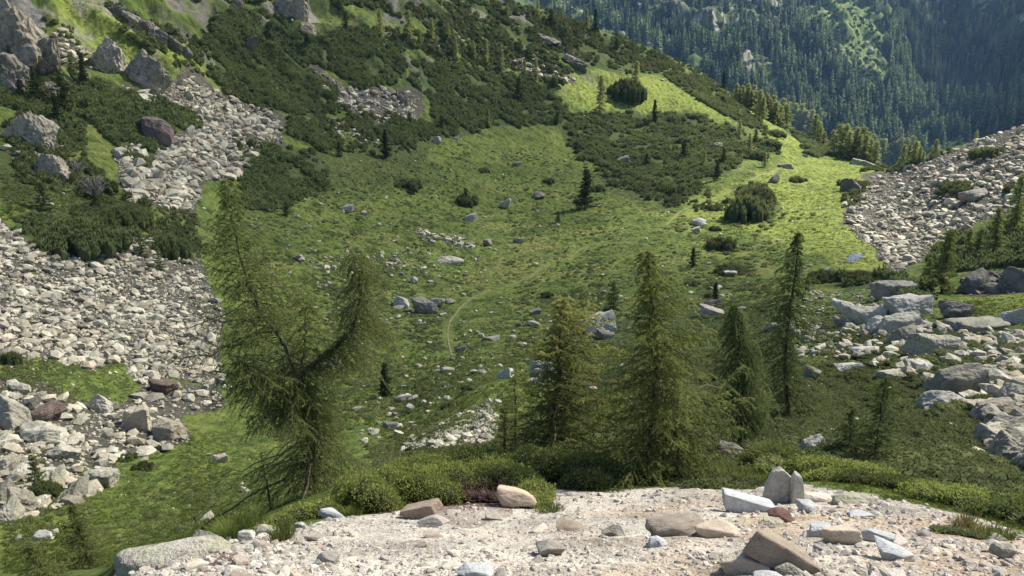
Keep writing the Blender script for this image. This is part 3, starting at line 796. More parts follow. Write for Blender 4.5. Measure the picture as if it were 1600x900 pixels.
# rocks of the boulder fields and the stones strewn over the grass
# zone, count, size range in metres, exponent, phrase
Z = [
 ('left', 5200, .20, 1.45, 2.6), ('blocks', 1100, .2, 1.35, 2.2), ('upper', 2300, .35, 2.6, 2.6), ('step', 420, .4, 2.4, 2.2),
 ('stepb', 120, .35, 1.6, 2), ('sunnyl', 160, .35, 2.0, 2), ('rim', 150, .5, 2.8, 2), ('moraine', 7000, .28, 1.9, 2.7),
 ('field', 3600, .16, .95, 2.0), ('spur', 420, .05, .42, 2.2), ('rowa', 90, .25, 1.3, 1.6), ('rowb', 75, .3, 1.4, 1.6), ('dark', 200, .3, 1.2, 2),
]
WHERE = {'left': 'the grey scree slope at the left', 'blocks': 'the coarse blocks above the left meadow', 'upper': 'the boulder field by the reddish boulder',
 'step': 'the rubble tongue between pine carpets', 'stepb': 'the lower rubble tongue', 'sunnyl': 'the sunny patch between the left crags',
 'rim': 'the pinkish rubble above the sunlit meadow', 'moraine': 'the sunlit moraine on the right', 'field': 'the boulder field on the right slope',
 'spur': 'the small stony spur behind the shrubs', 'rowa': 'the lower stone row across the meadow', 'rowb': 'the upper stone row across the meadow', 'dark': 'the dark rock group at the right edge',
 'strewn': 'the shaded meadow', 'strewnl': 'the meadow at the lower left', 'strewnr': 'the heath on the right slope', 'sunny': 'the sunlit meadow', 'wooded': 'the shrubby upper hillside'}
cand = []
for name, n, s0, s1, ex in Z:
    P, px, py, D = zone_points(TALUS[name], n)
    s = s0 * (s1 / s0) ** (rng.random(len(px)) ** ex)
    cand.append((name, P, px, py, D, s))
STREWN = [('strewn', [(440,250),(640,210),(900,225),(960,300),(1060,330),(1080,400),(1200,440),(1100,500),(900,560),(760,600),(620,690),(560,700),(560,560),(420,420)], 1900, .15, .9, 3.2),
 ('strewnl', [(0,730),(180,720),(300,690),(400,700),(400,790),(200,850),(0,850)], 60, .07, .5, 2.6),
 ('strewnl', [(0,560),(190,562),(200,640),(0,600)], 40, .1, .6, 2.4),
 ('strewnr', [(1230,560),(1440,600),(1540,700),(1580,740),(1400,740),(1250,700),(1100,600)], 110, .08, .5, 2.4),
 ('strewnr', [(860,520),(1240,520),(1240,640),(900,640)], 60, .15, .8, 2.4),
 ('strewn', [(300,300),(500,320),(560,380),(420,400),(330,400)], 60, .15, .8, 2.4),
 ('sunny', [(1050,330),(1100,300),(1240,260),(1370,250),(1310,300),(1380,420),(1200,430),(1100,400)], 130, .12, .8, 2.6),
 ('sunny', [(850,120),(1000,120),(1150,150),(1250,240),(1100,180),(900,170)], 40, .15, .8, 2.6),
 ('wooded', [(330,20),(700,30),(1000,90),(1080,160),(1180,250),(950,280),(800,210),(640,90),(500,60),(330,100)], 110, .3, 1.8, 2.4),
 ('wooded', [(0,100),(130,130),(200,300),(100,330),(0,300)], 60, .3, 1.6, 2.2)]
for name, poly, n, s0, s1, ex in STREWN:
    P, px, py, D = zone_points(poly, n); cand.append((name, P, px, py, D, s0 * (s1 / s0) ** (rng.random(len(px)) ** ex)))
cn = np.concatenate([[c[0]] * len(c[1]) for c in cand]); cP = np.concatenate([c[1] for c in cand]); cpx = np.concatenate([c[2] for c in cand])
cpy = np.concatenate([c[3] for c in cand]); cDq = np.concatenate([c[4] for c in cand]); cs = np.concatenate([c[5] for c in cand])
# nothing in the trail, nothing inside a named boulder
on = np.zeros(len(cP), bool)
for P in paths: on |= polydist(cP[:, 0], cP[:, 1], P) < 0.9
for b in BOULDERS: on |= (np.hypot(cP[:, 0] - b['p'][0], cP[:, 1] - b['p'][1]) < b['s'] * 0.75)
ok = ~on & (cDq < 420)
cn, cP, cpx, cpy, cDq, cs = cn[ok], cP[ok], cpx[ok], cpy[ok], cDq[ok], cs[ok]
appar = cs / (cDq * 1.03 / F)
order = np.argsort(-appar)
NB = 296 - len(BOULDERS)
one = order[:NB]; rest = order[NB:]
third = {}
for name in set(cn[one]):
    q = one[cn[one] == name]; third[name] = (np.quantile(cpx[q], [1/3, 2/3]), np.median(cpy[q]))
for i in one:
    name = str(cn[i]); (a, b_), c_ = third[name]
    side = 'left' if cpx[i] < a else ('right' if cpx[i] > b_ else 'middle'); ver = 'upper' if cpy[i] < c_ else 'lower'
    lb = f'grey angular boulder in the {ver} {side} part of {WHERE[name]}'
    BOULDERS.append(dict(p=cP[i], s=cs[i] * 0.56, ratio=0.68, px=appar[i], mat='darkrock' if name == 'dark' else 'granite', label=lb, group=lb.replace('grey angular boulder', 'boulders'), rz=None, D=cDq[i], seed=None, tilt=None, X=cpx[i], Y=cpy[i]))
bshapes = {}
def bmesh_for(mat, big, k):
    key = (mat, big, k)
    if key not in bshapes:
        v, f = rock_shape(5 if big else 3, 500 + k * 13 + (7 if big else 0), planes=[6, 9, 7, 11, 5, 8, 10, 6][k % 8], p=34, rough=0.06 if big else 0.03)
        bshapes[key] = np_mesh('boulder', v, f, MT[mat])
    return bshapes[key]
nlab = {}
for b in BOULDERS:
    k = (b['seed'] if b['seed'] is not None else int(rng.integers(0, 1000))) % 8
    bigb = b['px'] > 24
    o = bpy.data.objects.new('boulder', bmesh_for(b['mat'], bigb, k))
    rz = rng.uniform(0, 6.28) if b['seed'] is None else ((b['seed'] * 2.399) % 1.0 - .5) * 1.2 + (3.14 if b['seed'] % 2 else 0)
    h = b['s'] * b['ratio'] / 0.62
    o.scale = (b['s'] * rng.uniform(1.0, 1.15), b['s'] * rng.uniform(0.85, 1.1), h)
    o.rotation_euler = (rng.normal(0, 0.16), rng.normal(0, 0.16), rz)
    o.location = b['p'] + np.array([0, 0, h * (0.62 * 0.5)])
    link(o); tag(o, b['label'], 'boulder', b['group'])
# the rest of the rocks as rubble
def rubble(name, ix, mat, sub, label_mat=None, nprot=14, flat=(0.5, 0.95)):
    pr = [rock_shape(sub, 900 + k, planes=5 + k % 5, p=40, rough=0) for k in range(nprot)]
    n = len(ix); s = cs[ix] * 0.58
    sc = np.stack([s * rng.uniform(.8, 1.25, n), s * rng.uniform(.75, 1.15, n), s * rng.uniform(*flat, n) * 1.2], 1)
    rt = rotm(rng.normal(0, .3, n), rng.normal(0, .3, n), rng.uniform(0, 6.28, n))
    pos = cP[ix] + np.stack([np.zeros(n), np.zeros(n), s * 0.22], 1)
    v, f, t = scatter(pr, pos, sc, rt, tint=rng.random(n))
    return tag(obj(name, np_mesh(name, v, f, mat, tint=t)), kind='stuff')
dk = cn[rest] == 'dark'
rubble('scree', rest[~dk], MT['scree'], 1)
rubble('dark_scree', rest[dk], MT['darkrock'], 1)
# finer chips between the blocks
FP, FS = [], []
for name, n, s0, s1 in (('left', 4500, .10, .30), ('blocks', 1600, .08, .28), ('upper', 2800, .12, .4), ('moraine', 7000, .14, .42), ('field', 1400, .06, .25), ('spur', 2600, .02, .09), ('step', 700, .15, .4), ('rowa', 200, .1, .3), ('rowb', 200, .1, .3)):
    P, px, py, D = zone_points(TALUS[name], n); FP.append(P); FS.append(rng.uniform(s0, s1, len(P)))
FP = np.concatenate(FP); FS = np.concatenate(FS); n = len(FP)
sm_pr = [rock_shape(1, 700 + k, planes=4, p=30, rough=0) for k in range(8)]
# a coarser 20-sided shape for the chips
def ico0():
    import bmesh
    bm = bmesh.new(); bmesh.ops.create_icosphere(bm, subdivisions=1, radius=1)
    v = np.array([p.co[:] for p in bm.verts]); bm.free(); return v
g_ = (1 + 5 ** 0.5) / 2
iv = np.array([(-1,g_,0),(1,g_,0),(-1,-g_,0),(1,-g_,0),(0,-1,g_),(0,1,g_),(0,-1,-g_),(0,1,-g_),(g_,0,-1),(g_,0,1),(-g_,0,-1),(-g_,0,1)], float); iv /= np.linalg.norm(iv[0])
ifc = np.array([(0,11,5),(0,5,1),(0,1,7),(0,7,10),(0,10,11),(1,5,9),(5,11,4),(11,10,2),(10,7,6),(7,1,8),(3,9,4),(3,4,2),(3,2,6),(3,6,8),(3,8,9),(4,9,5),(2,4,11),(6,2,10),(8,6,7),(9,8,1)])
CHIP = []
for k in range(12):
    r = np.random.default_rng(60 + k); CHIP.append((iv * r.uniform(.6, 1.15, (12, 1)) * np.array([1, r.uniform(.6, .95), r.uniform(.45, .8)]), ifc))
v, f, t = scatter(CHIP, FP + np.array([0, 0, 0.03]), FS * 0.75, rotm(rng.normal(0, .4, n), rng.normal(0, .4, n), rng.uniform(0, 6.28, n)), tint=rng.random(n))
tag(obj('scree_chips', np_mesh('scree_chips', v, f, MT['scree'], tint=t)), kind='stuff')

# ---- crags: bedrock standing out of the hillside (foot in photo pixels, width, height)
def crag(px, py, w, hpx, label, seed, mat='crag', name='rock_outcrop', rz=0.0, tilt=0.0, deep=0.7):
    X, Y, Z_, D = drop([px], [py]); m = mpp(D[0]); W = w * m * 0.44; H = hpx * m * 0.85
    v, f = rock_shape(5, seed, planes=11, p=80, dims=(1, 1, 1), rough=0.05)
    # joints and ledges cut into the faces
    q = v.copy(); a = v[:, 2] * 3.1 + v[:, 0] * 1.4 + 0.8 * perlin(v[:, 0] * 2, v[:, 1] * 2 + v[:, 2], seed % 40)
    led = np.abs((a % 1.0) - 0.5) * 2
    b_ = v[:, 0] * 2.7 + v[:, 1] * 2.2 + 0.9 * perlin(v[:, 2] * 2, v[:, 0] * 2, seed % 31)
    jt = np.abs((b_ % 1.0) - 0.5) * 2
    k = 1 - 0.07 * (led < 0.18) - 0.09 * (jt < 0.14) + 0.05 * perlin(v[:, 0] * 4 + seed, v[:, 2] * 4 + v[:, 1] * 3, 3) + 0.03 * perlin(v[:, 0] * 11, v[:, 2] * 11 + v[:, 1] * 9, 5)
    v = v * k[:, None] * np.array([W * 1.1, W * deep, H * 0.75])
    M3 = rotm(np.array([0.0]), np.array([tilt]), np.array([rz]))[0]
    v = v @ M3.T
    o = obj(name, np_mesh(name, v, f, MT[mat]), loc=(X[0], Y[0] + W * deep * 0.3, Z_[0] + H * 0.12))
    return tag(o, label, 'rock outcrop')
crag(22, 92, 92, 92, 'pinkish grey cliff filling the upper left corner of the frame', 11, tilt=0.25)
crag(66, 108, 46, 60, 'pale pinkish crag right of the corner cliff, above the sunny rubble', 12, tilt=0.3)
crag(5, 135, 70, 60, 'pale rock face at the left frame edge below the corner cliff', 13)
crag(168, 108, 58, 58, 'grey fissured slab, left one of the pair on the sunny ledge', 14, tilt=0.2)
crag(228, 132, 74, 58, 'grey sloping slab, right one of the pair on the sunny ledge', 15, tilt=0.45)
crag(52, 225, 70, 50, 'streaked grey outcrop on the green slope at the left edge', 16, tilt=0.6)
crag(78, 276, 50, 44, 'pale lower outcrop below the streaked one at the left', 17, tilt=0.6)
crag(80, 152, 30, 30, 'small grey outcrop among bushes on the left slope', 18)
for i_, (a_, b_, c_, d_) in enumerate([(182,24,26,20),(204,36,30,20),(226,46,26,18),(246,62,30,22),(268,76,28,24),(286,84,24,20)]):
    crag(a_, b_, c_, d_, 'dark crag in the broken band above the sunny grass ledge, %s from its left end' % ['first','second','third','fourth','fifth','sixth'][i_], 190 + i_, mat='darkrock', tilt=.4)
crag(455, 22, 66, 40, 'pinkish bare rock face at the top of the frame', 21, tilt=0.5)
crag(480, 50, 30, 18, 'small rock nose below the pinkish bare rock face', 22, tilt=0.3)
crag(388, 82, 18, 36, 'narrow pale rib of rock in the dark pines', 23, tilt=0.5)
crag(370, 12, 20, 22, 'small pale rock at the very top of the dark pines', 24)
crag(628, 160, 34, 30, 'big upright block at the right end of the rubble tongue', 25)
crag(850, 62, 60, 12, 'low crag among the pines just below the skyline', 26, mat='darkrock', tilt=0.3)
crag(895, 98, 46, 12, 'dark crag above the sunlit meadow', 27, mat='darkrock', tilt=0.3)
crag(1120, 232, 26, 12, 'pale rock showing through shrubs on the sunlit spur', 28)
crag(1348, 258, 44, 11, 'smooth pale rock on the crest of the sunlit knoll', 29, mat='granite', tilt=0.2)
crag(1228, 262, 26, 10, 'pale pinkish rock bench beside the path on the knoll', 30, mat='granite')
# ------------------------------------------------------------------ trail and stream
def ribbon(name, P2, width, mat, lift, step=0.5, wob=0.25):
    seg_ = np.hypot(*np.diff(P2, axis=0).T); s = np.concatenate([[0], np.cumsum(seg_)]); n = max(int(s[-1] / step), 4)
    t = np.linspace(0, s[-1], n); c = np.stack([np.interp(t, s, P2[:, 0]), np.interp(t, s, P2[:, 1])], 1)
    k = np.ones(9) / 9; pad = np.pad(c, ((4, 4), (0, 0)), mode='edge'); c = np.stack([np.convolve(pad[:, j], k, 'valid') for j in (0, 1)], 1)
    d = np.gradient(c, axis=0); d /= np.linalg.norm(d, axis=1)[:, None]; nr = np.stack([-d[:, 1], d[:, 0]], 1)
    w = width * (1 + wob * perlin(t / 2.5, t * 0, 3) * 2)
    us = np.linspace(-0.5, 0.5, 5); rows = []
    for u in us:
        q = c + nr * (u * w)[:, None]; rows.append(np.stack([q[:, 0], q[:, 1], height(q[:, 0], q[:, 1]) + lift], 1))
    V = np.stack(rows, 1).reshape(-1, 3); i = np.arange(n - 1)[:, None] * 5 + np.arange(4)[None]
    Q = np.stack([i, i + 1, i + 6, i + 5], -1).reshape(-1, 4)
    me = np_mesh(name, V, Q, mat, smooth=True)
    return tag(obj(name, me), kind='structure')
for P, w in zip(paths, (0.14, 0.14, 0.26)):
    ribbon('trail', P, w, MT['trail'], 0.05, wob=.45)
for pts, w in (([(1322,412),(1330,408),(1338,400),(1340,395)], 1.5), ([(1280,422),(1292,420),(1304,421)], 1.8)):
    q = np.array(pts, float); X, Y, Z_, D = drop(q[:, 0], q[:, 1]); ribbon('stream', np.stack([X, Y], 1), w, MT['water'], 0.08, wob=0.5)

# ------------------------------------------------------------------ trees
def tube(P, r, sides=5):
    P = np.asarray(P, float); n = len(P); d = np.gradient(P, axis=0); d /= np.linalg.norm(d, axis=1)[:, None] + 1e-9
    up = np.where(np.abs(d[:, 2:3]) > 0.9, np.array([[1., 0, 0]]), np.array([[0, 0, 1.]]))
    a = np.cross(d, up); a /= np.linalg.norm(a, axis=1)[:, None] + 1e-9; b = np.cross(d, a)
    an = np.arange(sides) * 2 * math.pi / sides
    V = P[:, None] + np.asarray(r).reshape(-1, 1, 1) * (np.cos(an)[None, :, None] * a[:, None] + np.sin(an)[None, :, None] * b[:, None])
    i = np.arange(n - 1)[:, None] * sides; j = np.arange(sides)[None]; j2 = (j + 1) % sides
    q = np.stack([i + j, i + j2, i + sides + j2, i + sides + j], -1).reshape(-1, 4)
    t = np.concatenate([q[:, [0, 1, 2]], q[:, [0, 2, 3]]])
    return V.reshape(-1, 3), t
def join(parts):
    VV, FF, off = [], [], 0
    for v, f in parts: VV.append(v); FF.append(f + off); off += len(v)
    return np.concatenate(VV), np.concatenate(FF)
def tufts(C_, Dv, ln, wd, k, r, spread=0.8, t0=None):
    """k thin blades at every point C_, roughly along Dv"""
    n = len(C_); c = np.repeat(C_, k, 0); d = np.repeat(Dv, k, 0) * 0.45 + r.normal(0, spread, (n * k, 3)); d /= np.linalg.norm(d, axis=1)[:, None]
    w = np.cross(d, r.normal(size=(n * k, 3))); w /= np.linalg.norm(w, axis=1)[:, None] + 1e-9
    L_ = (ln * r.uniform(.6, 1.25, n * k))[:, None]
    a = c - w * wd / 2; b = c + w * wd / 2; e = c + d * L_
    V = np.stack([a, b, e], 1).reshape(-1, 3); Fc = np.arange(n * k * 3).reshape(-1, 3)
    t = np.repeat(np.repeat(t0 if t0 is not None else np.full(n, .5), k) + r.normal(0, .12, n * k), 3)
    return V, Fc, np.clip(t, 0, 1)
def spline(pts, n):
    pts = np.asarray(pts, float); s = np.concatenate([[0], np.cumsum(np.linalg.norm(np.diff(pts, axis=0), axis=1))]); t = np.linspace(0, s[-1], n)
    return np.stack([pchip(s, pts[:, j], t) for j in range(3)], 1)
def grow(leaders, seed, twig_gap=.075, twig_len=.32, hang=.5, tuft_gap=.018, tuft_len=.026, tuft_w=.010, tuft_k=3, yel=None, bare=0.0):
    """leaders: dict(P polyline, r0, nb, L(t)->length, el(t)->pitch of the branch, bias (azimuth, strength), t0)"""
    r = np.random.default_rng(seed); trunk, limbs = [], []; TC, TD, TT = [], [], []
    ztop = max(float(l['P'][-1][2]) for l in leaders); zbot = min(float(l['P'][0][2]) for l in leaders)
    for l in leaders:
        P = spline(l['P'], 22); P[1:-1] += r.normal(0, l.get('wig', .012), (20, 3)) * np.array([1, 1, .3])
        rad = l['r0'] * np.linspace(1, .12, 22) ** 0.9; rad[0] *= l.get('flare', 1.35)
        trunk.append(tube(P, rad, 8))
        H = np.linalg.norm(np.diff(l['P'], axis=0), axis=1).sum()
        for i in range(l['nb']):
            t = l.get('t0', .06) + (1 - l.get('t0', .06)) * ((i + r.random()) / l['nb']) ** 0.92; t = min(t, .995)
            p0 = P[0] + 0; k = t * 21; a = int(k); u = k - a; p0 = P[a] * (1 - u) + P[min(a + 1, 21)] * u
            az = i * 2.399 + r.normal(0, .4); Lb = l['L'](t) * r.uniform(.40, 1.22) * (.78 + .5 * math.sin(t * 23 + seed) * math.sin(t * 9 + az))
            if 'bias' in l:
                ba, bs = l['bias']; Lb *= 1 + bs * math.cos(az - ba)
            if Lb < .05: continue
            el = l['el'](t) + r.normal(0, .12)
            dh = np.array([math.cos(az), math.sin(az), 0.0]); m = 9; s = np.linspace(0, 1, m)
            dr = l.get('droop', .3) * r.uniform(.6, 1.3)
            B_ = p0 + dh * (Lb * s * math.cos(el))[:, None] + np.array([0, 0, 1.0]) * (Lb * (math.sin(el) * s - dr * s ** 1.6 + l.get('tip', .18) * s ** 4))[:, None]
            side = np.array([-dh[1], dh[0], 0]); B_ += side * (Lb * .10 * r.normal() * s ** 2)[:, None]; B_[1:] += r.normal(0, .018 * Lb, (m - 1, 3))
            br = max(.003, .010 * Lb) * np.linspace(1, .25, m); limbs.append(tube(B_, br, 4))
            nt = max(int(Lb / twig_gap), 3); st = (np.arange(nt) + r.random(nt)) / nt; st = .06 + .94 * st ** .85
            kk = st * (m - 1); ia = np.minimum(kk.astype(int), m - 2); uu = (kk - ia)[:, None]; O = B_[ia] * (1 - uu) + B_[ia + 1] * uu
            tang = B_[ia + 1] - B_[ia]; tang /= np.linalg.norm(tang, axis=1)[:, None] + 1e-9
            sg = np.where(np.arange(nt) % 2 == 0, 1, -1) * r.uniform(.5, 1, nt)
            D0 = tang * .55 + side * sg[:, None] * .8 + np.array([0, 0, .12]); D0 /= np.linalg.norm(D0, axis=1)[:, None]
            lt = twig_len * r.uniform(.4, 1.2, nt) * (1.08 - .50 * st) * min(1, .45 + .5 * Lb / .8)
            nq = max(int(twig_len / tuft_gap), 4); q = (np.arange(nq) + .5) / nq
            TP = O[:, None] + D0[:, None] * (lt[:, None] * q)[..., None] + np.array([0, 0, -1.0]) * (hang * lt[:, None] * q ** 1.7)[..., None]
            dirn = D0[:, None] + np.array([0, 0, -1.0]) * (hang * 1.7 * q ** .7)[None, :, None]
            if r.random() > bare:
                TC.append(TP.reshape(-1, 3)); TD.append(np.broadcast_to(dirn, TP.shape).reshape(-1, 3))
                tv = -.05 + .55 * st[:, None] + .30 * q[None] + .16 * r.normal() + r.normal(0, .20, (nt, 1)) ; TT.append(tv.reshape(-1))  # tint rises to the tips: light caught on branch ends is painted in
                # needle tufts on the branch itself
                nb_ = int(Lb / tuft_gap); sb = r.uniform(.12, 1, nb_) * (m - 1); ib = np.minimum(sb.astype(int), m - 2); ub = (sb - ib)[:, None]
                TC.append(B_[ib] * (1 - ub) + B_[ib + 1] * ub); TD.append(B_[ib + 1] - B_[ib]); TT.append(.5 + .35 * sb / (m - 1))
            sel = r.random(nt) < .35
            for o_, d_, l_ in zip(O[sel], D0[sel], lt[sel]):
                qq = np.array([0, .5, 1.])
                W = o_ + d_ * (l_ * qq)[:, None] + np.array([0, 0, -1.]) * (hang * l_ * qq ** 1.7)[:, None]
                limbs.append(tube(W, np.array([.003, .0022, .001]) * max(1, tuft_w / .008) ** .5, 3))
    TC = np.concatenate(TC); TD = np.concatenate(TD); TT = np.concatenate(TT); TD /= np.linalg.norm(TD, axis=1)[:, None] + 1e-9
    TC = TC + r.normal(0, .006, TC.shape)
    if yel: TT = TT + yel(TC, (TC[:, 2] - zbot) / (ztop - zbot))
    crown = tufts(TC, TD, tuft_len, tuft_w, tuft_k, r, t0=TT)
    return join(trunk), join(limbs), crown
def tree(name, loc, leaders, seed, label, mat='larch', cat='tree', group=None, **kw):
    tr, lm, cr = grow(leaders, seed, **kw)
    e = empty(name, loc); tag(e, label, cat, group)
    obj('trunk', np_mesh('trunk', *tr, MT['bark'], smooth=True), e)
    obj('branches', np_mesh('branches', *lm, MT['twig']), e)
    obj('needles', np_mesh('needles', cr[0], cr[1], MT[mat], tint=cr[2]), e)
    return e
def rel(base, pts, D):
    """photo pixels (and a push back in metres) as points of a leader relative to the tree's foot"""
    return np.array([at(p[0], p[1], D + (p[2] if len(p) > 2 else 0)) for p in pts]) - base
def cone(Lb, top=.06, pw=.9): return lambda t: Lb * ((1 - t) ** pw + top)
def pitch(a, b, pw=1.5): return lambda t: a + (b - a) * t ** pw

def footed(px, D, up=0.0): 
    p = ground_at(px, D); return p
# the twisted two-headed larch at the left
D0 = 16.0; b0 = ground_at(478, D0); b0[2] -= .05
stem = rel(b0, [(478,770),(488,720),(492,670),(488,630),(474,600),(462,582),(456,565)], D0); stem[0] = 0
la = rel(b0, [(458,570),(440,530),(408,490),(384,430),(366,360),(352,283)], D0)
lb = rel(b0, [(468,588),(500,560),(536,532),(556,500),(562,450),(552,398)], D0)
lowb = rel(b0, [(486,640),(450,640),(410,610),(380,560)], D0 - .3)
midb = rel(b0, [(468,588),(476,540),(476,490),(470,455)], D0 + .3)
tree('larch', b0, [
  dict(P=stem, r0=.125, nb=185, L=lambda t: 2.05 * (1 - .42 * t) * (.5 if .45 < t < .88 else 1), el=pitch(-.12, .10), droop=.55, tip=.1, t0=.06, wig=.02, bias=(math.pi, .05)),
  dict(P=la, r0=.036, nb=165, L=lambda t: 1.25 if t < .35 else 1.9 * (1 - t) ** 1.1 + .14, el=pitch(-.05, .55), droop=.26, tip=.3, t0=.12, wig=.02, bias=(math.pi, .15)),
  dict(P=lb, r0=.050, nb=160, L=lambda t: .65 if t < .4 else 1.15 * (1 - .55 * t), el=pitch(.15, .55), droop=1.0, tip=.05, t0=.15, wig=.02, bias=(0, .3)),
  dict(P=midb, r0=.03, nb=55, L=lambda t: .80 * (1 - .5 * t), el=pitch(.1, .5), droop=.6, tip=.15, t0=.1, wig=.02),
  dict(P=lowb, r0=.045, nb=120, L=lambda t: .85, el=pitch(0, .2), droop=.5, tip=.15, t0=.1, wig=.02),
 ], 31, 'big twisted larch with two heads and a crooked dark trunk at the left', cat='larch', mat='larchm', bare=.10, hang=.9, twig_len=.46, tuft_k=3, tuft_w=.011)
# larch with a yellowing top, branches only to the right
D1 = 13.6; b1 = ground_at(856, D1); b1[2] -= .05
tree('larch', b1, [dict(P=rel(b1, [(856,700),(866,640),(874,560),(876,500),(880,468)], D1) * 1.0, r0=.055, nb=250, L=lambda t: 1.85 * (1 - t) ** .80 + .10, el=pitch(-.02, .35), droop=.42, tip=.30, bias=(0.15, .50), t0=.03)],
  32, 'larch with a yellowing top and a bare left side, left of the largest middle larch', cat='larch', mat='larchyel', hang=.45, twig_len=.28, tuft_w=.011, tuft_k=4,
  yel=lambda p, h: -.45 + .62 * sstep(.45, .95, h + .12 * np.sign(p[:, 0]) * np.minimum(np.abs(p[:, 0]), .5)))
# the largest larch in the middle
D2 = 12.4; b2 = ground_at(1008, D2); b2[2] -= .05
tree('larch', b2, [dict(P=rel(b2, [(1004,760),(1018,680),(1024,590),(1022,500),(1014,430),(1010,395)], D2), r0=.07, nb=290, L=lambda t: 1.80 * (1 - t) ** .82 + .10, el=pitch(-.12, .5), droop=.55, tip=.28, bias=(0.1, .22), t0=.05, flare=1.6)],
  33, 'largest of the middle larches, with a thin open top and drooping lower branches', cat='larch', mat='larch', hang=.7, twig_len=.34, tuft_w=.011, tuft_k=4)
D2b = 12.2; b2b = ground_at(1062, D2b); b2b[2] -= .05
tree('larch', b2b, [dict(P=rel(b2b, [(1062,768),(1058,700),(1052,640),(1052,580)], D2b), r0=.04, nb=90, L=lambda t: .75 * (1 - t) ** .6 + .10, el=pitch(-.1, .5), droop=.55, tip=.25, bias=(0, .2), t0=.05)],
  43, 'young larch grown into the right side of the largest middle larch', cat='larch', mat='larch', hang=.6, twig_len=.27, tuft_w=.009)
# drooping dark larch
D3 = 16.5; b3 = ground_at(1160, D3); b3[2] -= .05
tree('larch', b3, [dict(P=rel(b3, [(1160,690),(1162,630),(1160,570),(1152,515),(1150,478)], D3), r0=.08, nb=230, L=lambda t: .74 * (1 - t) ** .45 + .10, el=pitch(.1, .5), droop=.85, tip=.05, t0=.12)],
  34, 'dense dark larch with hanging branches behind the round dark shrub', cat='larch', mat='larchdark', hang=1.2, twig_len=.46, tuft_w=.012)
# slim two-tiered larch behind it
D4 = 24.0; b4 = ground_at(1228, D4); b4[2] -= .05
P4 = rel(b4, [(1226,600),(1228,540),(1236,470),(1244,420),(1247,362)], D4)
def L4(t): return (1.25 * (1 - t) ** .3 if t < .40 else (.55 if t < .50 else 2.5 * (1 - t) ** .9)) + .06
P4[0] = 0
tree('larch', b4, [dict(P=P4, r0=.08, nb=240, L=L4, el=pitch(-.05, .45), droop=.6, tip=.15, t0=.10)],
  35, 'slim two-tiered larch with a dark pointed upper crown', cat='larch', mat='larchdark', hang=.7, twig_len=.34, twig_gap=.10, tuft_w=.018, tuft_len=.045, tuft_gap=.028)
# saplings
def sapling(px, D, top, half, seed, label, mat='larch', nb=80, lean=0, **kw):
    b = ground_at(px, D); tp = at(px + lean, top, D); H = tp - b
    tree('larch_sapling', b - np.array([0, 0, .03]), [dict(P=np.array([[0, 0, 0], H * .33 + [.01, 0, 0], H * .66, H]), r0=.028 * D / 14, nb=nb, L=lambda t: half * mpp(D) * ((1 - t) ** .6 + .08), el=pitch(.05, .6), droop=.3, tip=.2, t0=.06)], seed, label, cat='larch sapling', mat=mat, **kw)
sapling(1366, 14.2, 588, 62, 36, 'airy larch sapling on the heath, taller one of the two saplings on the right', 'larchdark', 130, lean=20, twig_len=.22)
sapling(1326, 14.6, 636, 42, 37, 'smaller larch sapling left of the airy one on the heath', 'larchdark', 80, lean=6, twig_len=.18)
sapling(805, 15.5, 568, 34, 38, 'bushy green larch sapling left of the yellow-topped larch', 'larch', 70, twig_len=.18)
sapling(788, 13.8, 628, 34, 39, 'small yellowish larch sapling in front of the bushy green one', 'larchyel', 55, twig_len=.16)
sapling(112, 20.0, 790, 52, 40, 'young larch in the grass at the lower left, right one of two', 'larchm', 170, twig_len=.24)
sapling(44, 18.0, 848, 50, 41, 'young larch at the bottom left corner, cut by the frame', 'larchm', 120, twig_len=.24)
sapling(415, 16.5, 705, 42, 42, 'small leaning larch under the lower left branches of the twisted larch', 'larchm', 45, lean=-8, twig_len=.16, bare=.3)
sapling(885, 17.0, 600, 30, 45, 'thin larch sapling peeping out behind the yellow-topped larch', 'larch', 40, twig_len=.18)
sapling(298, 22.5, 800, 16, 46, 'tiny bare larch seedling in the lower left meadow', 'larchdark', 16, twig_len=.1, bare=.6)

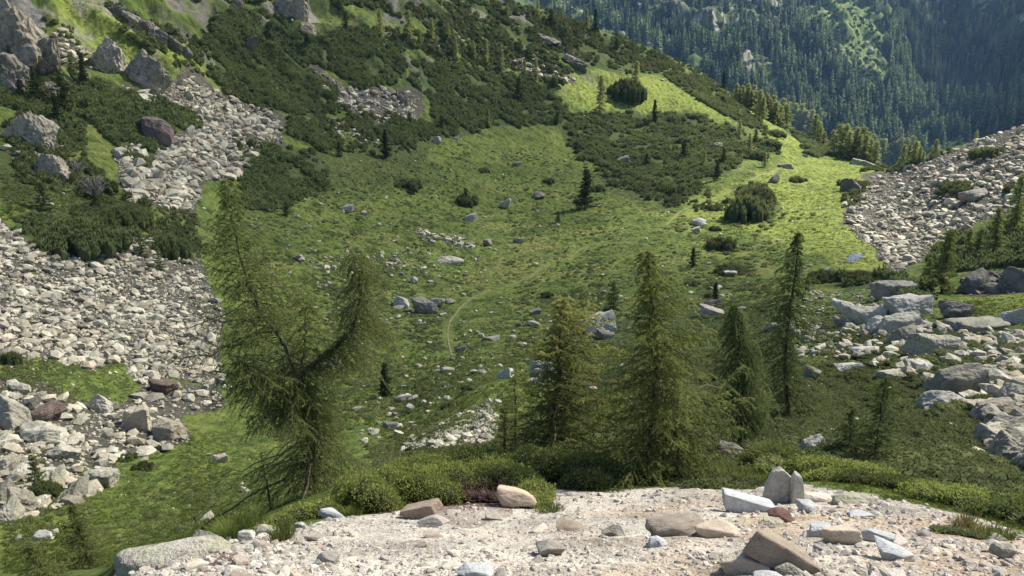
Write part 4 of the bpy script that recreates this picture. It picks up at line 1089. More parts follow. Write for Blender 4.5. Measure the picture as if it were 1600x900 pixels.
# trees farther off: a few prototypes shared by the copies
def proto_tree(kind, seed):
    r = np.random.default_rng(seed); H = 1.0
    dense = {'larch': (60, .24, .55), 'spruce': (60, .17, .35), 'small': (40, .26, .3)}[kind]
    P = np.array([[0, 0, -.03], [r.normal(0, .008), r.normal(0, .008), .35], [r.normal(0, .012), 0, .7], [0, 0, 1.0]])
    tr = tube(spline(P, 8), .016 * np.linspace(1.2, .12, 8), 5)
    C_, D_, T_ = [], [], []; limbs = []
    for i in range(dense[0]):
        t = .07 + .91 * (i + r.random()) / dense[0]; az = i * 2.399 + r.normal(0, .5)
        Lb = dense[1] * ((1 - t) ** .7 + .07) * r.uniform(.6, 1.2); dh = np.array([math.cos(az), math.sin(az), 0])
        s = np.linspace(0, 1, 5); B_ = np.array([0, 0, t]) + dh * (Lb * s)[:, None] + np.array([0, 0, 1]) * (Lb * (-dense[2] * s ** 1.3 + .2 * s ** 4 + (.5 * t) * s))[:, None]
        limbs.append(tube(B_, .004 * np.linspace(1, .3, 5), 3))
        n = int(9 + 40 * Lb / .2); ss = r.uniform(.08, 1, n); q = ss * 4; ia = np.minimum(q.astype(int), 3); u = (q - ia)[:, None]
        C0 = B_[ia] * (1 - u) + B_[ia + 1] * u; C0 += r.normal(0, .016, C0.shape) * np.array([1, 1, .6]) * (1.3 - ss)[:, None] * 1.4
        dd = np.tile(dh, (n, 1)) + r.normal(0, .7, (n, 3)) + np.array([0, 0, -.35])
        C_.append(C0); D_.append(dd / np.linalg.norm(dd, axis=1)[:, None]); T_.append(.3 + .5 * ss + .1 * r.normal())
    wd = {'larch': .015, 'spruce': .020, 'small': .022}[kind]
    cr = tufts(np.concatenate(C_), np.concatenate(D_), .042, wd, 2, r, spread=.45, t0=np.concatenate(T_))
    return tr, join(limbs), cr
PROTO = {}
for kind, seeds, mats in (('larch', (1, 2, 3, 4), ('larch', 'larchlit', 'larchdark')), ('spruce', (5, 6, 7), ('spruce',)), ('small', (8, 9), ('spruce', 'larchdark'))):
    for s in seeds:
        tr, lm, cr = proto_tree(kind, s); a = np_mesh('trunk', *join([tr, lm]), MT['bark'])
        for m in mats: PROTO.setdefault((kind, m), []).append((a, np_mesh('crown', cr[0], cr[1], MT[m], tint=cr[2])))
def place_tree(px, py, h, kind, mat, label, cat, group=None, name='tree', wide=1.0, D=None):
    X, Y, Z_, Dq = drop([px], [py]) if D is None else (None,) * 4
    if D is not None: p = ground_at(px, D)
    else: p = np.array([X[0], Y[0], Z_[0]]); D = Dq[0]
    H = h * mpp(D); L_ = PROTO[(kind, mat)]; a, c = L_[int(rng.integers(0, len(L_)))]
    e = empty(name, p, rng.uniform(0, 6.28)); e.scale = (H * wide * rng.uniform(.9, 1.15), H * wide * rng.uniform(.9, 1.15), H)
    tag(e, label, cat, group); obj('trunk', a, e); obj('crown', c, e)
    return e
S = [
 (603,622,62,'spruce','spruce','small dark spruce standing on the meadow right of the twisted larch','spruce','spruce_tree',1.3),
 (1471,458,92,'larch','larch','bright conical larch at the edge of the small green lawn on the right','larch','larch_tree',1.25),
 (1449,445,40,'larch','larch','shorter larch just left of the bright conical larch','larch','larch_tree',1.2),
 (1082,418,32,'spruce','spruce','little dark spruce on the meadow, left of the slim larch top','spruce','spruce_tree',1.3),
 (1117,470,30,'spruce','spruce','little dark spruce just behind the smooth sloping boulder','spruce','spruce_tree',1.4),
 (603,248,44,'spruce','spruce','dark spruce beside the rubble tongue on the upper meadow','spruce','spruce_tree',1.1),
 (448,338,22,'small','spruce','stubby dark spruce at the foot of the round pine carpet','spruce','spruce_tree',1.2),
 (133,138,46,'spruce','spruce','narrow dark spruce below the sunny ledge at the upper left','spruce','spruce_tree',1.0),
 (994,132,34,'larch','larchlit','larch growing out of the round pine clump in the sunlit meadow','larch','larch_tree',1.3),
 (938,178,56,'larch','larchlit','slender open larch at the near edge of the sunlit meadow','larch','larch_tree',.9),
 (1022,192,34,'spruce','spruce','pointed dark spruce at the right end of the upper sunlit meadow','spruce','spruce_tree',1.0),
 (915,325,60,'spruce','spruce','dark bushy spruce on the middle of the shaded meadow','spruce','spruce_tree',1.5),
 (872,348,18,'small','spruce','tiny dark spruce on the meadow near scattered stones','spruce','spruce_tree',1.2),
 (958,486,50,'small','larchdark','low dark conifer behind the wedge-shaped boulder','spruce','spruce_tree',1.2),
 (1550,402,70,'larch','larch','tall thin larch above the dark rock group on the right','larch','larch_tree',1.0),
 (1583,365,80,'larch','larch','tall larch at the right frame edge in front of the moraine','larch','larch_tree',1.0),
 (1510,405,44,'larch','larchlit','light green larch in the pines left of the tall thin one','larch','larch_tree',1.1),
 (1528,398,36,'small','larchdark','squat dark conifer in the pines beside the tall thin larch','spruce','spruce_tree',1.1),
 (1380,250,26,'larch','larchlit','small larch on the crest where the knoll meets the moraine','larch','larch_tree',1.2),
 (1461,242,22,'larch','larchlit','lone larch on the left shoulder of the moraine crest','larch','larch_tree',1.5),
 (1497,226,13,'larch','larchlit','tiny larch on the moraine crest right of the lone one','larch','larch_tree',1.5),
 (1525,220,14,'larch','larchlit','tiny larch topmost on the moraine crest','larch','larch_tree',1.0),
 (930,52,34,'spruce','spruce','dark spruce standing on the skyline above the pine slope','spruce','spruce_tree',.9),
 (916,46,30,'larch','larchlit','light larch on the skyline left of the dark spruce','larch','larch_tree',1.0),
 (1130,140,26,'spruce','spruce','dark spruce on the ridge where the larch row begins','spruce','spruce_tree',1.0),
 (180,392,60,'larch','larchdark','thin larch growing at the upper edge of the left scree','larch','larch_tree',1.0),
 (222,400,40,'small','larchdark','short larch beside the thin one at the edge of the left scree','larch','larch_tree',1.1),
 (250,425,38,'small','larchdark','short dark larch on the right edge of the left scree','larch','larch_tree',1.0),
 (60,770,60,'small','larchdark','bushy young conifer among the lower left boulders','larch','larch_tree',1.2),
 (728,318,24,'small','spruce','squat dark conifer above the pale wedge of rock','spruce','spruce_tree',1.5),
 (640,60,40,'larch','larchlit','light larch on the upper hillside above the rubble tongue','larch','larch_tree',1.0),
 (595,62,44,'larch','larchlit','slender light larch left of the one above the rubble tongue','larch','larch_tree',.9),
 (70,330,40,'small','larchdark','dark conifer at the top of the pine mound on the left','spruce','spruce_tree',1.4),
]
for a in S:
    px, py, h, kind, mat, lb, cat, nm, wd = a; place_tree(px, py, h, kind, mat, lb, cat, name=nm, wide=wd)
ROWS = [
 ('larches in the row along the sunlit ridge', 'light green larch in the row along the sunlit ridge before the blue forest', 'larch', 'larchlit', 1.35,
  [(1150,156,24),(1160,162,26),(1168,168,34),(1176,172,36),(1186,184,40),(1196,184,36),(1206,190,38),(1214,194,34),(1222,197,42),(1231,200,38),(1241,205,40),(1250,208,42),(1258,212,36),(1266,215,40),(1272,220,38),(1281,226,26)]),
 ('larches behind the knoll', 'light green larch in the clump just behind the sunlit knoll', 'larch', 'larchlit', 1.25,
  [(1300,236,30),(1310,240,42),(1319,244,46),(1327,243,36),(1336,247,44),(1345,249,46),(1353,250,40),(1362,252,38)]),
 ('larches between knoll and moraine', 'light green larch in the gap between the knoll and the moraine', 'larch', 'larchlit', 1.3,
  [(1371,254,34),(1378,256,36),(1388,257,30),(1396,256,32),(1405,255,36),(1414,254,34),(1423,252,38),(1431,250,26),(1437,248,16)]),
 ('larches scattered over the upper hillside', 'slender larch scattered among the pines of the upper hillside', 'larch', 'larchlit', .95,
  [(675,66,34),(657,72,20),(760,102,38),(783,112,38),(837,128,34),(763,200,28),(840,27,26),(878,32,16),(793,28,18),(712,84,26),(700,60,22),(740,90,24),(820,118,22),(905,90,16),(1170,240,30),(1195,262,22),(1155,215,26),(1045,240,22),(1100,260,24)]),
 ('dark conifers scattered over the hillside', 'small dark conifer scattered among the pines of the hillside', 'small', 'spruce', 1.2,
  [(810,160,36),(861,36,20),(963,80,18),(530,245,22),(690,205,22),(870,195,20),(1068,250,30),(1120,282,28),(640,195,18),(20,120,40),(60,165,44),(100,175,50),(35,160,30),(90,190,34),(150,330,30),(900,240,16),(1180,225,22),(1010,262,22),(1130,255,22),(330,60,26),(420,60,22),(540,45,24),(480,75,20)]),
]
for grp, lb, kind, mat, wd, pts in ROWS:
    if 'ridge' in lb or 'knoll' in lb: pts = pts + [(a + 5, b + 4, c * .85) for a, b, c in pts]
    for px, py, h in pts:
        place_tree(px, py, h, kind, mat, lb, 'larch' if 'larch' in lb else 'conifer', grp, 'larch_tree' if 'larch' in lb else 'conifer', wd)

# ---- the forest across the deep valley
def far_proto(seed, dead=False):
    r = np.random.default_rng(seed); n = 46 if not dead else 26
    t = (np.arange(n) + r.random(n)) / n * .95; az = np.arange(n) * 2.399 + r.normal(0, .4, n)
    rad = (.155 if not dead else .07) * ((1 - t) ** .8 + .05) * r.uniform(.6, 1.25, n)
    o = np.stack([0 * t, 0 * t, t + .04], 1); e = np.stack([np.cos(az) * rad, np.sin(az) * rad, t + .04 - rad * .45], 1)
    sd = np.stack([-np.sin(az), np.cos(az), 0 * az], 1); w = (.04 + .25 * rad)[:, None] if not dead else .008
    V = np.stack([o + [0, 0, .03], e + sd * w, e - sd * w], 1).reshape(-1, 3); Fc = np.arange(n * 3).reshape(-1, 3)
    tt = np.repeat(.2 + .5 * t + r.normal(0, .12, n), 3)
    tv, tf = tube(np.array([[0, 0, -.05], [0, 0, .5], [0, 0, 1.0]]), np.array([.012, .009, .002]), 3)
    return np.concatenate([V, tv]), np.concatenate([Fc, tf + n * 3]), np.concatenate([tt, np.full(len(tv), .1)])
FPR = [far_proto(s) for s in range(8)]
P, px, py, D = zone_points([(760,-40),(1700,-40),(1700,250),(1440,262),(1380,262),(1250,215),(1150,165),(1000,70),(900,35)], 9500)
X_, Y_, Z_ = P.T
okf = (D > 560) & ~inpoly(px, py, [(1280,-80),(1350,-60),(1375,60),(1395,125),(1350,125),(1315,90),(1285,50)])
open_ = fbm(X_ / 55, Y_ / 70, 3, 70)
okf &= ~((open_ > .06) & (rng.random(len(D)) < .85)) & ~((py < 60) & (rng.random(len(D)) < .35))
okf &= ~((np.abs(px - (1340 + (py - 90) * .55)) < 16) & (py > 70) & (py < 150))
P, px, py, D = P[okf], px[okf], py[okf], D[okf]
hgt = rng.uniform(12, 28, len(P)) * (1 - .25 * (py < 50)) * np.where(D < 760, 1.0, 1.0)
deadz = (inpoly(px, py, [(1440,90),(1500,100),(1510,165),(1470,160)]) | inpoly(px, py, [(1535,135),(1600,140),(1600,180),(1530,165)])) & (rng.random(len(px)) < .6)
live = np.nonzero(~deadz)[0]
app = hgt[live] / D[live]; o_ = live[np.argsort(-app)]
ind, mass = o_[:110], o_[110:]
fm = [np_mesh('spruce_tree', v, f, MT['farforest'], tint=np.clip(t, 0, 1)) for v, f, t in FPR]
for i in ind:
    o = bpy.data.objects.new('forest_spruce', fm[int(rng.integers(0, 8))]); o.location = P[i] - np.array([0, 0, .5]); o.scale = (hgt[i],) * 3
    o.rotation_euler = (0, 0, rng.uniform(0, 6.28)); link(o)
    tag(o, 'one of the tallest spruces of the bluish forest across the deep valley', 'spruce', 'tallest spruces of the far forest')
def far_mass(name, ix, protos, mat, wide=1.0):
    n = len(ix); s = hgt[ix]; v, f, t = scatter(protos, P[ix] - np.array([0, 0, .5]), np.stack([s * wide * rng.uniform(.8, 1.3, n), s * wide * rng.uniform(.8, 1.3, n), s], 1), rotm(np.zeros(n), np.zeros(n), rng.uniform(0, 6.28, n)), tint=rng.normal(0, .30, n) + .5 * fbm(P[ix, 0] / 60, P[ix, 1] / 60, 3, 71))
    tag(obj(name, np_mesh(name, v, f, mat, tint=np.clip(t, 0, 1))), kind='stuff')
far_mass('far_forest', mass, FPR, MT['farforest'])
far_mass('dead_forest', np.nonzero(deadz)[0], [far_proto(90 + s, True) for s in range(4)], MT['deadwood'])

# pale rock standing out of the forest and bushes in its clearings
Pf, pxf, pyf, Df = zone_points([(760,-40),(1620,-40),(1600,60),(1400,70),(1350,150),(1200,110),(1000,50)], 1500)
kf = (Df > 560) & ((fbm(Pf[:, 0] / 40, Pf[:, 1] / 60, 3, 72) > .22) | inpoly(pxf, pyf, [(1330,70),(1350,60),(1400,140),(1380,160)])); Pf = Pf[kf]; nf = len(Pf); sf = 1.2 * (9 / 1.2) ** (rng.random(nf) ** 2.2)
v, f, t = scatter(CHIP, Pf, np.stack([sf, sf * .7, sf * 1.2], 1), rotm(rng.normal(0, .3, nf), rng.normal(0, .5, nf), rng.uniform(0, 6.28, nf)), tint=rng.random(nf))
tag(obj('far_rocks', np_mesh('far_rocks', v, f, MT['crag'], tint=t)), kind='stuff')
Pf, pxf, pyf, Df = zone_points([(1285,-40),(1380,-40),(1375,60),(1400,150),(1370,160),(1310,120),(1270,60)], 450)
g_f = Df > 560; BUSHF = (Pf[g_f], rng.uniform(1.2, 3.6, g_f.sum()))
# ------------------------------------------------------------------ mountain pine
def clump_proto(seed, n=30, blades=4, ln=.34, wd=.085, core=True, flat=.8, up=.5):
    """upright shoots over a low dome of twigs, radius 1"""
    r = np.random.default_rng(seed); a = r.uniform(0, 6.28, n); c = r.uniform(0.02, 1, n) ** .5
    el = np.arccos(c * .98); d = np.stack([np.cos(a) * c, np.sin(a) * c, np.sin(el)], 1)
    O = d * np.array([.86, .86, flat]) * r.uniform(.72, 1.0, (n, 1)); dd = d * (1 - up) + np.array([0, 0, up]) + r.normal(0, .1, (n, 3)); dd /= np.linalg.norm(dd, axis=1)[:, None]
    k = blades; C0 = np.repeat(O, k, 0); D0 = np.repeat(dd, k, 0) + r.normal(0, .30, (n * k, 3)); D0 /= np.linalg.norm(D0, axis=1)[:, None]
    w = np.cross(D0, r.normal(size=D0.shape)); w /= np.linalg.norm(w, axis=1)[:, None]
    L_ = ln * r.uniform(.6, 1.3, (n * k, 1)); C0 = C0 - D0 * L_ * .3
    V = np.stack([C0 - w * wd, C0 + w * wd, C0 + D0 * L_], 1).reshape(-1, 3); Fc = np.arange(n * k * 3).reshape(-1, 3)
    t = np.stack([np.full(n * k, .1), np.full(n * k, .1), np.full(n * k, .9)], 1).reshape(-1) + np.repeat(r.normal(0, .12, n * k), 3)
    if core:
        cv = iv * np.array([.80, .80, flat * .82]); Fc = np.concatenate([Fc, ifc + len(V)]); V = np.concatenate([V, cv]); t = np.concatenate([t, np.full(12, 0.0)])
    return V, Fc, np.clip(t, 0, 1)
PINE = [clump_proto(s) for s in range(10)]
def poly_area(p): p = np.asarray(p, float); return .5 * abs(np.dot(p[:, 0], np.roll(p[:, 1], 1)) - np.dot(p[:, 1], np.roll(p[:, 0], 1)))
def clip_poly(p): p = np.asarray(p, float).copy(); p[:, 0] = p[:, 0].clip(-140, 1850); p[:, 1] = p[:, 1].clip(-40, 940); return p
allP, allS = [], []; litP, litS = [], []
for i, poly in enumerate(MUGO):
    pl = clip_poly(poly); _, _, _, Dm = zone_points(pl, 30); D_ = np.median(Dm)
    n = int(poly_area(pl) * mpp(D_) ** 2 * 2.6 / .85); n = min(n, 3600)
    Pz, px, py, D = zone_points(pl, n); g = (D < 420)
    ex = Pz[g] + np.array([0, 0, .0]); s = rng.uniform(.5, 1.2, g.sum()) * (1.05 if i != 6 else .6)
    gap = fbm(ex[:, 0] / 7, ex[:, 1] / 7, 3, 77) < .14 + .12 * rng.random(len(ex)); ex, s = ex[gap], s[gap]
    if i in (0,):
        op = fbm(ex[:, 0] / 12, ex[:, 1] / 12, 3, 75) < .18; litP.append(ex[op]); litS.append(s[op])
    else: allP.append(ex); allS.append(s)
EXTRA = [([(560,40),(760,55),(900,110),(860,130),(700,100),(640,70)], 700), ([(1080,150),(1150,150),(1230,235),(1180,205)], 220), ([(900,230),(1080,300),(1060,330),(950,290)], 260),
 ([(480,150),(700,195),(640,240),(500,240)], 260), ([(330,100),(430,180),(360,150)], 140), ([(0,170),(120,200),(190,300),(120,330),(30,290)], 120), ([(0,60),(120,130),(140,170),(0,170)], 260), ([(60,20),(130,60),(160,130),(60,120)], 40), ([(160,0),(330,60),(330,130),(270,100),(200,60)], 160), ([(20,170),(110,190),(110,290),(30,280)], 60), ([(780,-5),(900,25),(1000,62),(1110,108),(1165,155),(1150,185),(1000,100),(880,60)], 900),
 ([(1040,300),(1100,290),(1150,330),(1080,330)], 60), ([(230,360),(300,330),(320,400),(260,410)], 110), ([(110,330),(230,300),(240,360),(150,380)], 160),
 ([(1330,270),(1420,250),(1500,226),(1500,236),(1400,268)], 150), ([(1480,200),(1600,190),(1600,200)], 10), ([(1330,285),(1360,290),(1330,330),(1315,310)], 50)]
for poly, n in EXTRA:
    Pz, px, py, D = zone_points(poly, n); g = D < 420; litP.append(Pz[g]); litS.append(rng.uniform(.4, 1.1, g.sum()))
def pine_mass(name, PL, SL, mat):
    Pq = np.concatenate(PL); s = np.concatenate(SL); n = len(Pq)
    keep_ = np.ones(n, bool)
    for b in BOULDERS: keep_ &= ~((np.hypot(Pq[:, 0] - b['p'][0], Pq[:, 1] - b['p'][1]) < b['s'] * 1.2) & (b['px'] > 14))
    for pp in paths: keep_ &= polydist(Pq[:, 0], Pq[:, 1], pp) > 1.2
    Pq, s = Pq[keep_], s[keep_]; n = len(Pq)
    hv = rng.uniform(.7, 1.3, n) * .8 + .5 * sstep(-.3, .4, fbm(Pq[:, 0] / 5, Pq[:, 1] / 5, 2, 80))
    v, f, t = scatter(PINE, Pq, np.stack([s * 1.1, s * 1.1, s * hv * 1.15], 1), rotm(rng.normal(0, .1, n), rng.normal(0, .1, n), rng.uniform(0, 6.28, n)), tint=rng.normal(0, .10, n) + .35 * fbm(Pq[:, 0] / 9, Pq[:, 1] / 9, 2, 81))
    tag(obj(name, np_mesh(name, v, f, mat, tint=np.clip(t, 0, 1))), kind='stuff')
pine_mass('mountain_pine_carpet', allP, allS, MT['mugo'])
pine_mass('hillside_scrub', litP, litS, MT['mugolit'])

v, f, t = scatter(PINE[:4], BUSHF[0], BUSHF[1], rotm(np.zeros(len(BUSHF[1])), np.zeros(len(BUSHF[1])), rng.uniform(0, 6.28, len(BUSHF[1]))), tint=rng.normal(0, .2, len(BUSHF[1])))
tag(obj('far_bushes', np_mesh('far_bushes', v, f, MT['mugolit'], tint=np.clip(t, 0, 1))), kind='stuff')
def pine_shrub_mesh(seed, nc=30, mat='mugo'):
    r = np.random.default_rng(seed); a = r.uniform(0, 6.28, nc); q = r.random(nc) ** .5 * (.55 + .35 * np.abs(np.sin(a * 1.5 + seed)))
    pos = np.stack([np.cos(a) * q, np.sin(a) * q, (1 - q ** 2) * .22 - .08], 1); s = r.uniform(.14, .36, nc)
    v, f, t = scatter(PINE, pos, np.stack([s, s, s * 1.2], 1), rotm(np.zeros(nc), np.zeros(nc), r.uniform(0, 6.28, nc)), pick=r.integers(0, 10, nc))
    return np_mesh('pine_shrub', v, f, MT[mat], tint=t)
def pine_shrub_wide(mat):
    r = np.random.default_rng(77); nc = 150; a = r.uniform(0, 6.28, nc); q = r.random(nc) ** .5 * .9
    pos = np.stack([np.cos(a) * q, np.sin(a) * q, (1 - q ** 2) * .42 - .10], 1); s = r.uniform(.08, .17, nc)
    v, f, t = scatter(PINE, pos, np.stack([s, s, s * 2.2], 1), rotm(np.zeros(nc), np.zeros(nc), r.uniform(0, 6.28, nc)), pick=r.integers(0, 10, nc))
    return np_mesh('pine_shrub', v, f, MT[mat], tint=t)
SH = {m: [pine_shrub_mesh(s, mat=m) for s in (1, 2, 3, 4)] for m in ('mugo', 'mugolit', 'heath')}
SHW = {m: pine_shrub_wide(m) for m in ('mugo', 'mugolit', 'heath')}
def shrub(px, py, w, h, label, mat='mugo', group=None):
    X, Y, Z_, D = drop([px], [py]); m = mpp(D[0])
    o = bpy.data.objects.new('pine_shrub', SHW[mat] if w > 56 else SH[mat][int(rng.integers(0, 4))]); o.location = (X[0], Y[0] + w * m * .3, float(height(X[0], Y[0] + w * m * .3)))
    o.scale = (w * m * .55, w * m * .5, h * m * 1.15); o.rotation_euler = (0, 0, rng.uniform(0, 6.28)); link(o)
    tag(o, label, 'shrub', group)
for px, py, w, h, lb, m in [
 (634,296,52,24,'wide dark pine shrub on the upper shaded meadow, leftmost of a loose row','mugo'),
 (728,322,42,28,'round dark pine shrub above the pale wedge of rock','mugo'),
 (756,270,22,14,'small round pine shrub in the middle of the upper shaded meadow','mugo'),
 (858,288,20,14,'small round pine shrub right of the middle of the upper shaded meadow','mugo'),
 (980,160,58,38,'big round pine clump around a larch in the sunlit meadow','mugolit'),
 (868,138,32,22,'round green shrub at the upper left corner of the sunlit meadow','mugolit'),
 (1132,392,48,36,'round fluffy pine shrub in the sunlit lower meadow','mugolit'),
 (1118,362,20,14,'little shrub just above the round fluffy one on the sunlit lower meadow','mugolit'),
 (1172,346,70,54,'large bushy pine clump below the path on the sunlit meadow','mugo'),
 (1188,320,60,36,'upper pine clump touching the path on the sunlit meadow','mugolit'),
 (1213,215,40,18,'dark pine shrub at the top of the sunlit spur','mugo'),
 (1200,232,50,22,'pine shrub in the middle of the sunlit spur','mugo'),
 (1180,250,44,24,'pine shrub low on the sunlit spur beside the path','mugolit'),
 (1250,285,30,14,'low shrub on the knoll right of the boulder beside the path','mugolit'),
 (855,466,26,16,'dark little bush on the meadow right of the winding trail','mugo'),
 (912,318,34,20,'dark bush at the foot of the bushy spruce on the meadow','mugo'),
 (935,300,28,22,'dark round bush right of the bushy spruce on the meadow','mugo'),
 (1060,305,44,34,'dark bush where the hillside pines meet the path','mugo'),
 (1518,300,64,20,'shrub cap on the dark boulder in the sunlit moraine','mugolit'),
 (1560,242,50,24,'shrub patch high on the sunlit moraine','mugolit'),
 (1490,300,40,12,'low shrub left of the shrub-capped boulder on the moraine','mugolit'),
 (1590,300,30,20,'shrub at the right edge of the sunlit moraine','mugolit'),
 (1340,290,46,16,'dark shrub on top of the cracked boulder at the knoll','mugolit'),
 (1300,440,60,22,'low shrub strip between the stream and the right boulder field','mugolit'),
 (1360,440,70,22,'low shrubs between the boulder field and the sunlit grass','mugolit'),
 (1425,470,40,30,'shrub left of the bright conical larch','mugolit'),
 (92,392,150,52,'long dark mound of pine on the upper edge of the left scree','mugo'),
 (258,400,60,42,'dark pine shrub at the right corner of the left scree','mugo'),
 (10,570,30,34,'dark pine bush at the left frame edge below the scree','mugo'),
 (52,780,60,30,'dark green pine bush among the stones at the lower left','mugo'),
 (192,722,34,14,'low dark shrub at the lower end of the left boulder field','mugo'),
 (245,705,16,16,'small round bush below the split boulder on the left','heath'),
 (220,735,34,22,'olive shrub right of the squarish boulder on the left','mugolit'),
 (180,350,80,36,'grey-green shrub under the crags on the left slope','mugolit'),
 (140,300,60,30,'dusty shrub beside the leafless bush on the left slope','mugolit'),
 (700,640,24,24,'small leafy shrub on the meadow left of the stony spur','heath'),
 (730,612,26,14,'dark low bush at the top of the stony spur','heath'),
 (1110,465,20,14,'low bush behind the boulders left of the two-tiered larch','heath'),
 (1085,448,30,14,'low dark bush on the meadow left of the bleached rock','heath'),
 (1150,428,60,14,'flat dark bush above the bleached pale rock','heath'),
 (1520,580,50,18,'low heath mound between blocks on the right slope','heath'),
 (1340,600,60,22,'low heath mound in the middle of the right slope','heath'),
 (1590,580,40,20,'low heath mound at the right frame edge','heath'),
 ]: shrub(px, py, w, h, lb, m)

# ------------------------------------------------------------------ heath, dwarf shrubs and turf
HE = [clump_proto(s + 40, n=34, blades=3, ln=.30, wd=.07, flat=.55, up=.35) for s in range(8)]
def pine_mound(seed):
    r = np.random.default_rng(400 + seed); nc = 14; a = r.uniform(0, 6.28, nc); q = r.random(nc) ** .5 * .85
    pos = np.stack([np.cos(a) * q, np.sin(a) * q, (1 - q ** 2) * .40 - .12], 1); s = r.uniform(.22, .42, nc)
    return scatter(HE, pos, np.stack([s, s, s * .9], 1), rotm(np.zeros(nc), np.zeros(nc), r.uniform(0, 6.28, nc)), pick=r.integers(0, 8, nc), tint=np.full(nc, r.normal(.05, .2)))
TF = [clump_proto(s + 60, n=12, blades=3, ln=.75, wd=.05, core=False, flat=.25, up=.75) for s in range(6)]
def carpet(name, spec, protos, mat, hfac=.8, thin=None):
    PP, SS = [], []
    for poly, n, s0, s1 in spec:
        Pz, px, py, D = zone_points(clip_poly(poly), n); n = len(Pz); s = rng.uniform(s0, s1, n); s = s * (.75 + .7 * np.clip(fbm(Pz[:, 0] / (D / 14), Pz[:, 1] / (D / 14), 2, 93) + .3, 0, 1))
        if thin is not None:
            k = fbm(Pz[:, 0] / (thin * D.mean() / 40), Pz[:, 1] / (thin * D.mean() / 40), 3, 90) > rng.normal(-.02, .1, n); Pz, s = Pz[k], s[k]
        PP.append(Pz); SS.append(s)
    Pq = np.concatenate(PP); s = np.concatenate(SS)
    kp_ = np.ones(len(Pq), bool)
    for pp in paths: kp_ &= polydist(Pq[:, 0], Pq[:, 1], pp) > .8
    for b in BOULDERS: kp_ &= ~((np.hypot(Pq[:, 0] - b['p'][0], Pq[:, 1] - b['p'][1]) < b['s'] * 1.05))
    Pq, s = Pq[kp_], s[kp_]; n = len(Pq)
    v, f, t = scatter(protos, Pq - np.array([0, 0, 0.02]), np.stack([s, s * rng.uniform(.8, 1.4, n), s * hfac], 1), rotm(rng.normal(0, .08, n), rng.normal(0, .08, n), rng.uniform(0, 6.28, n)), tint=rng.normal(0, .12, n) + .75 * fbm(Pq[:, 0] / np.maximum(np.hypot(Pq[:, 0], Pq[:, 1]) / 14, 1), Pq[:, 1] / np.maximum(np.hypot(Pq[:, 0], Pq[:, 1]) / 14, 1), 3, 91))
    return tag(obj(name, np_mesh(name, v, f, mat, tint=np.clip(t, 0, 1))), kind='stuff')
carpet('heath', [
 ([(1180,600),(1300,560),(1440,605),(1535,660),(1600,745),(1800,850),(1800,900),(1600,815),(1440,770),(1300,745),(1180,730)], 9000, .10, .26),
 ([(860,560),(1000,540),(1240,560),(1240,680),(1100,700),(860,690)], 3500, .16, .36),
 ([(1240,540),(1300,480),(1540,530),(1800,560),(1800,840),(1640,740),(1540,690),(1440,600)], 3800, .16, .36),
 ([(560,700),(700,650),(840,650),(860,720),(600,740)], 1500, .08, .2),
 ([(840,690),(1250,690),(1300,735),(1160,765),(840,745)], 3500, .08, .18),
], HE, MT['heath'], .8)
carpet('heath_mounds', [
 ([(1180,600),(1300,560),(1440,605),(1535,660),(1600,745),(1700,830),(1600,815),(1440,770),(1300,745),(1180,730)], 420, .28, .60),
 ([(860,560),(1000,540),(1240,560),(1240,680),(1100,700),(860,690)], 260, .4, .8),
 ([(1240,540),(1300,480),(1540,530),(1700,560),(1700,740),(1540,690),(1440,600)], 320, .35, .8),
], [pine_mound(s) for s in range(4)], MT['heath'], .75)
carpet('dwarf_shrubs', [
 ([(330,330),(400,300),(700,220),(950,240),(1080,340),(1240,470),(1240,560),(860,560),(640,640),(440,700),(360,600)], 8500, .20, .6),
 ([(0,260),(200,300),(300,330),(320,400),(0,340)], 900, .35, .7),
 ([(0,560),(190,560),(220,640),(0,620)], 300, .2, .45),
 ([(0,740),(180,720),(400,680),(400,800),(200,860),(0,860)], 700, .12, .3),
 ([(620,600),(760,560),(900,540),(800,640),(620,700)], 500, .2, .42),
 ([(1040,330),(1100,300),(1300,330),(1260,400),(1200,430),(1080,400)], 320, .3, .7),
 ([(1470,455),(1600,520),(1600,620),(1400,560),(1240,520),(1260,470)], 700, .2, .4),
], HE, MT['heath'], .75, thin=2.2)
carpet('grass', [
 ([(330,330),(400,300),(700,220),(950,240),(1080,340),(1240,470),(1240,560),(860,560),(640,640),(440,700),(360,600)], 15000, .16, .38),
 ([(600,560),(900,540),(820,640),(620,700),(560,660)], 2600, .14, .30),
 ([(0,690),(180,720),(300,680),(420,660),(440,790),(200,880),(0,900)], 9000, .08, .2),
 ([(0,560),(190,560),(220,640),(0,620)], 1400, .12, .28),
 ([(850,120),(1000,115),(1150,150),(1260,240),(1380,260),(1310,300),(1400,410),(1240,430),(1060,340),(1140,290),(1200,240),(1050,180),(900,170)], 3800, .15, .38),
 ([(70,-10),(165,-10),(345,130),(200,105)], 500, .3, .6),
 ([(1480,470),(1640,460),(1640,512),(1500,505)], 1200, .15, .3),
 ([(0,280),(200,300),(300,380),(0,340)], 1200, .3, .6),
 ([(1240,720),(1450,750),(1620,800),(1800,860),(1800,900),(1620,840),(1450,790),(1260,760)], 1500, .05, .11),
 ([(440,780),(640,740),(560,800),(400,835),(260,862),(230,858),(400,810)], 2200, .04, .10),
], TF, MT['grass'], .8)

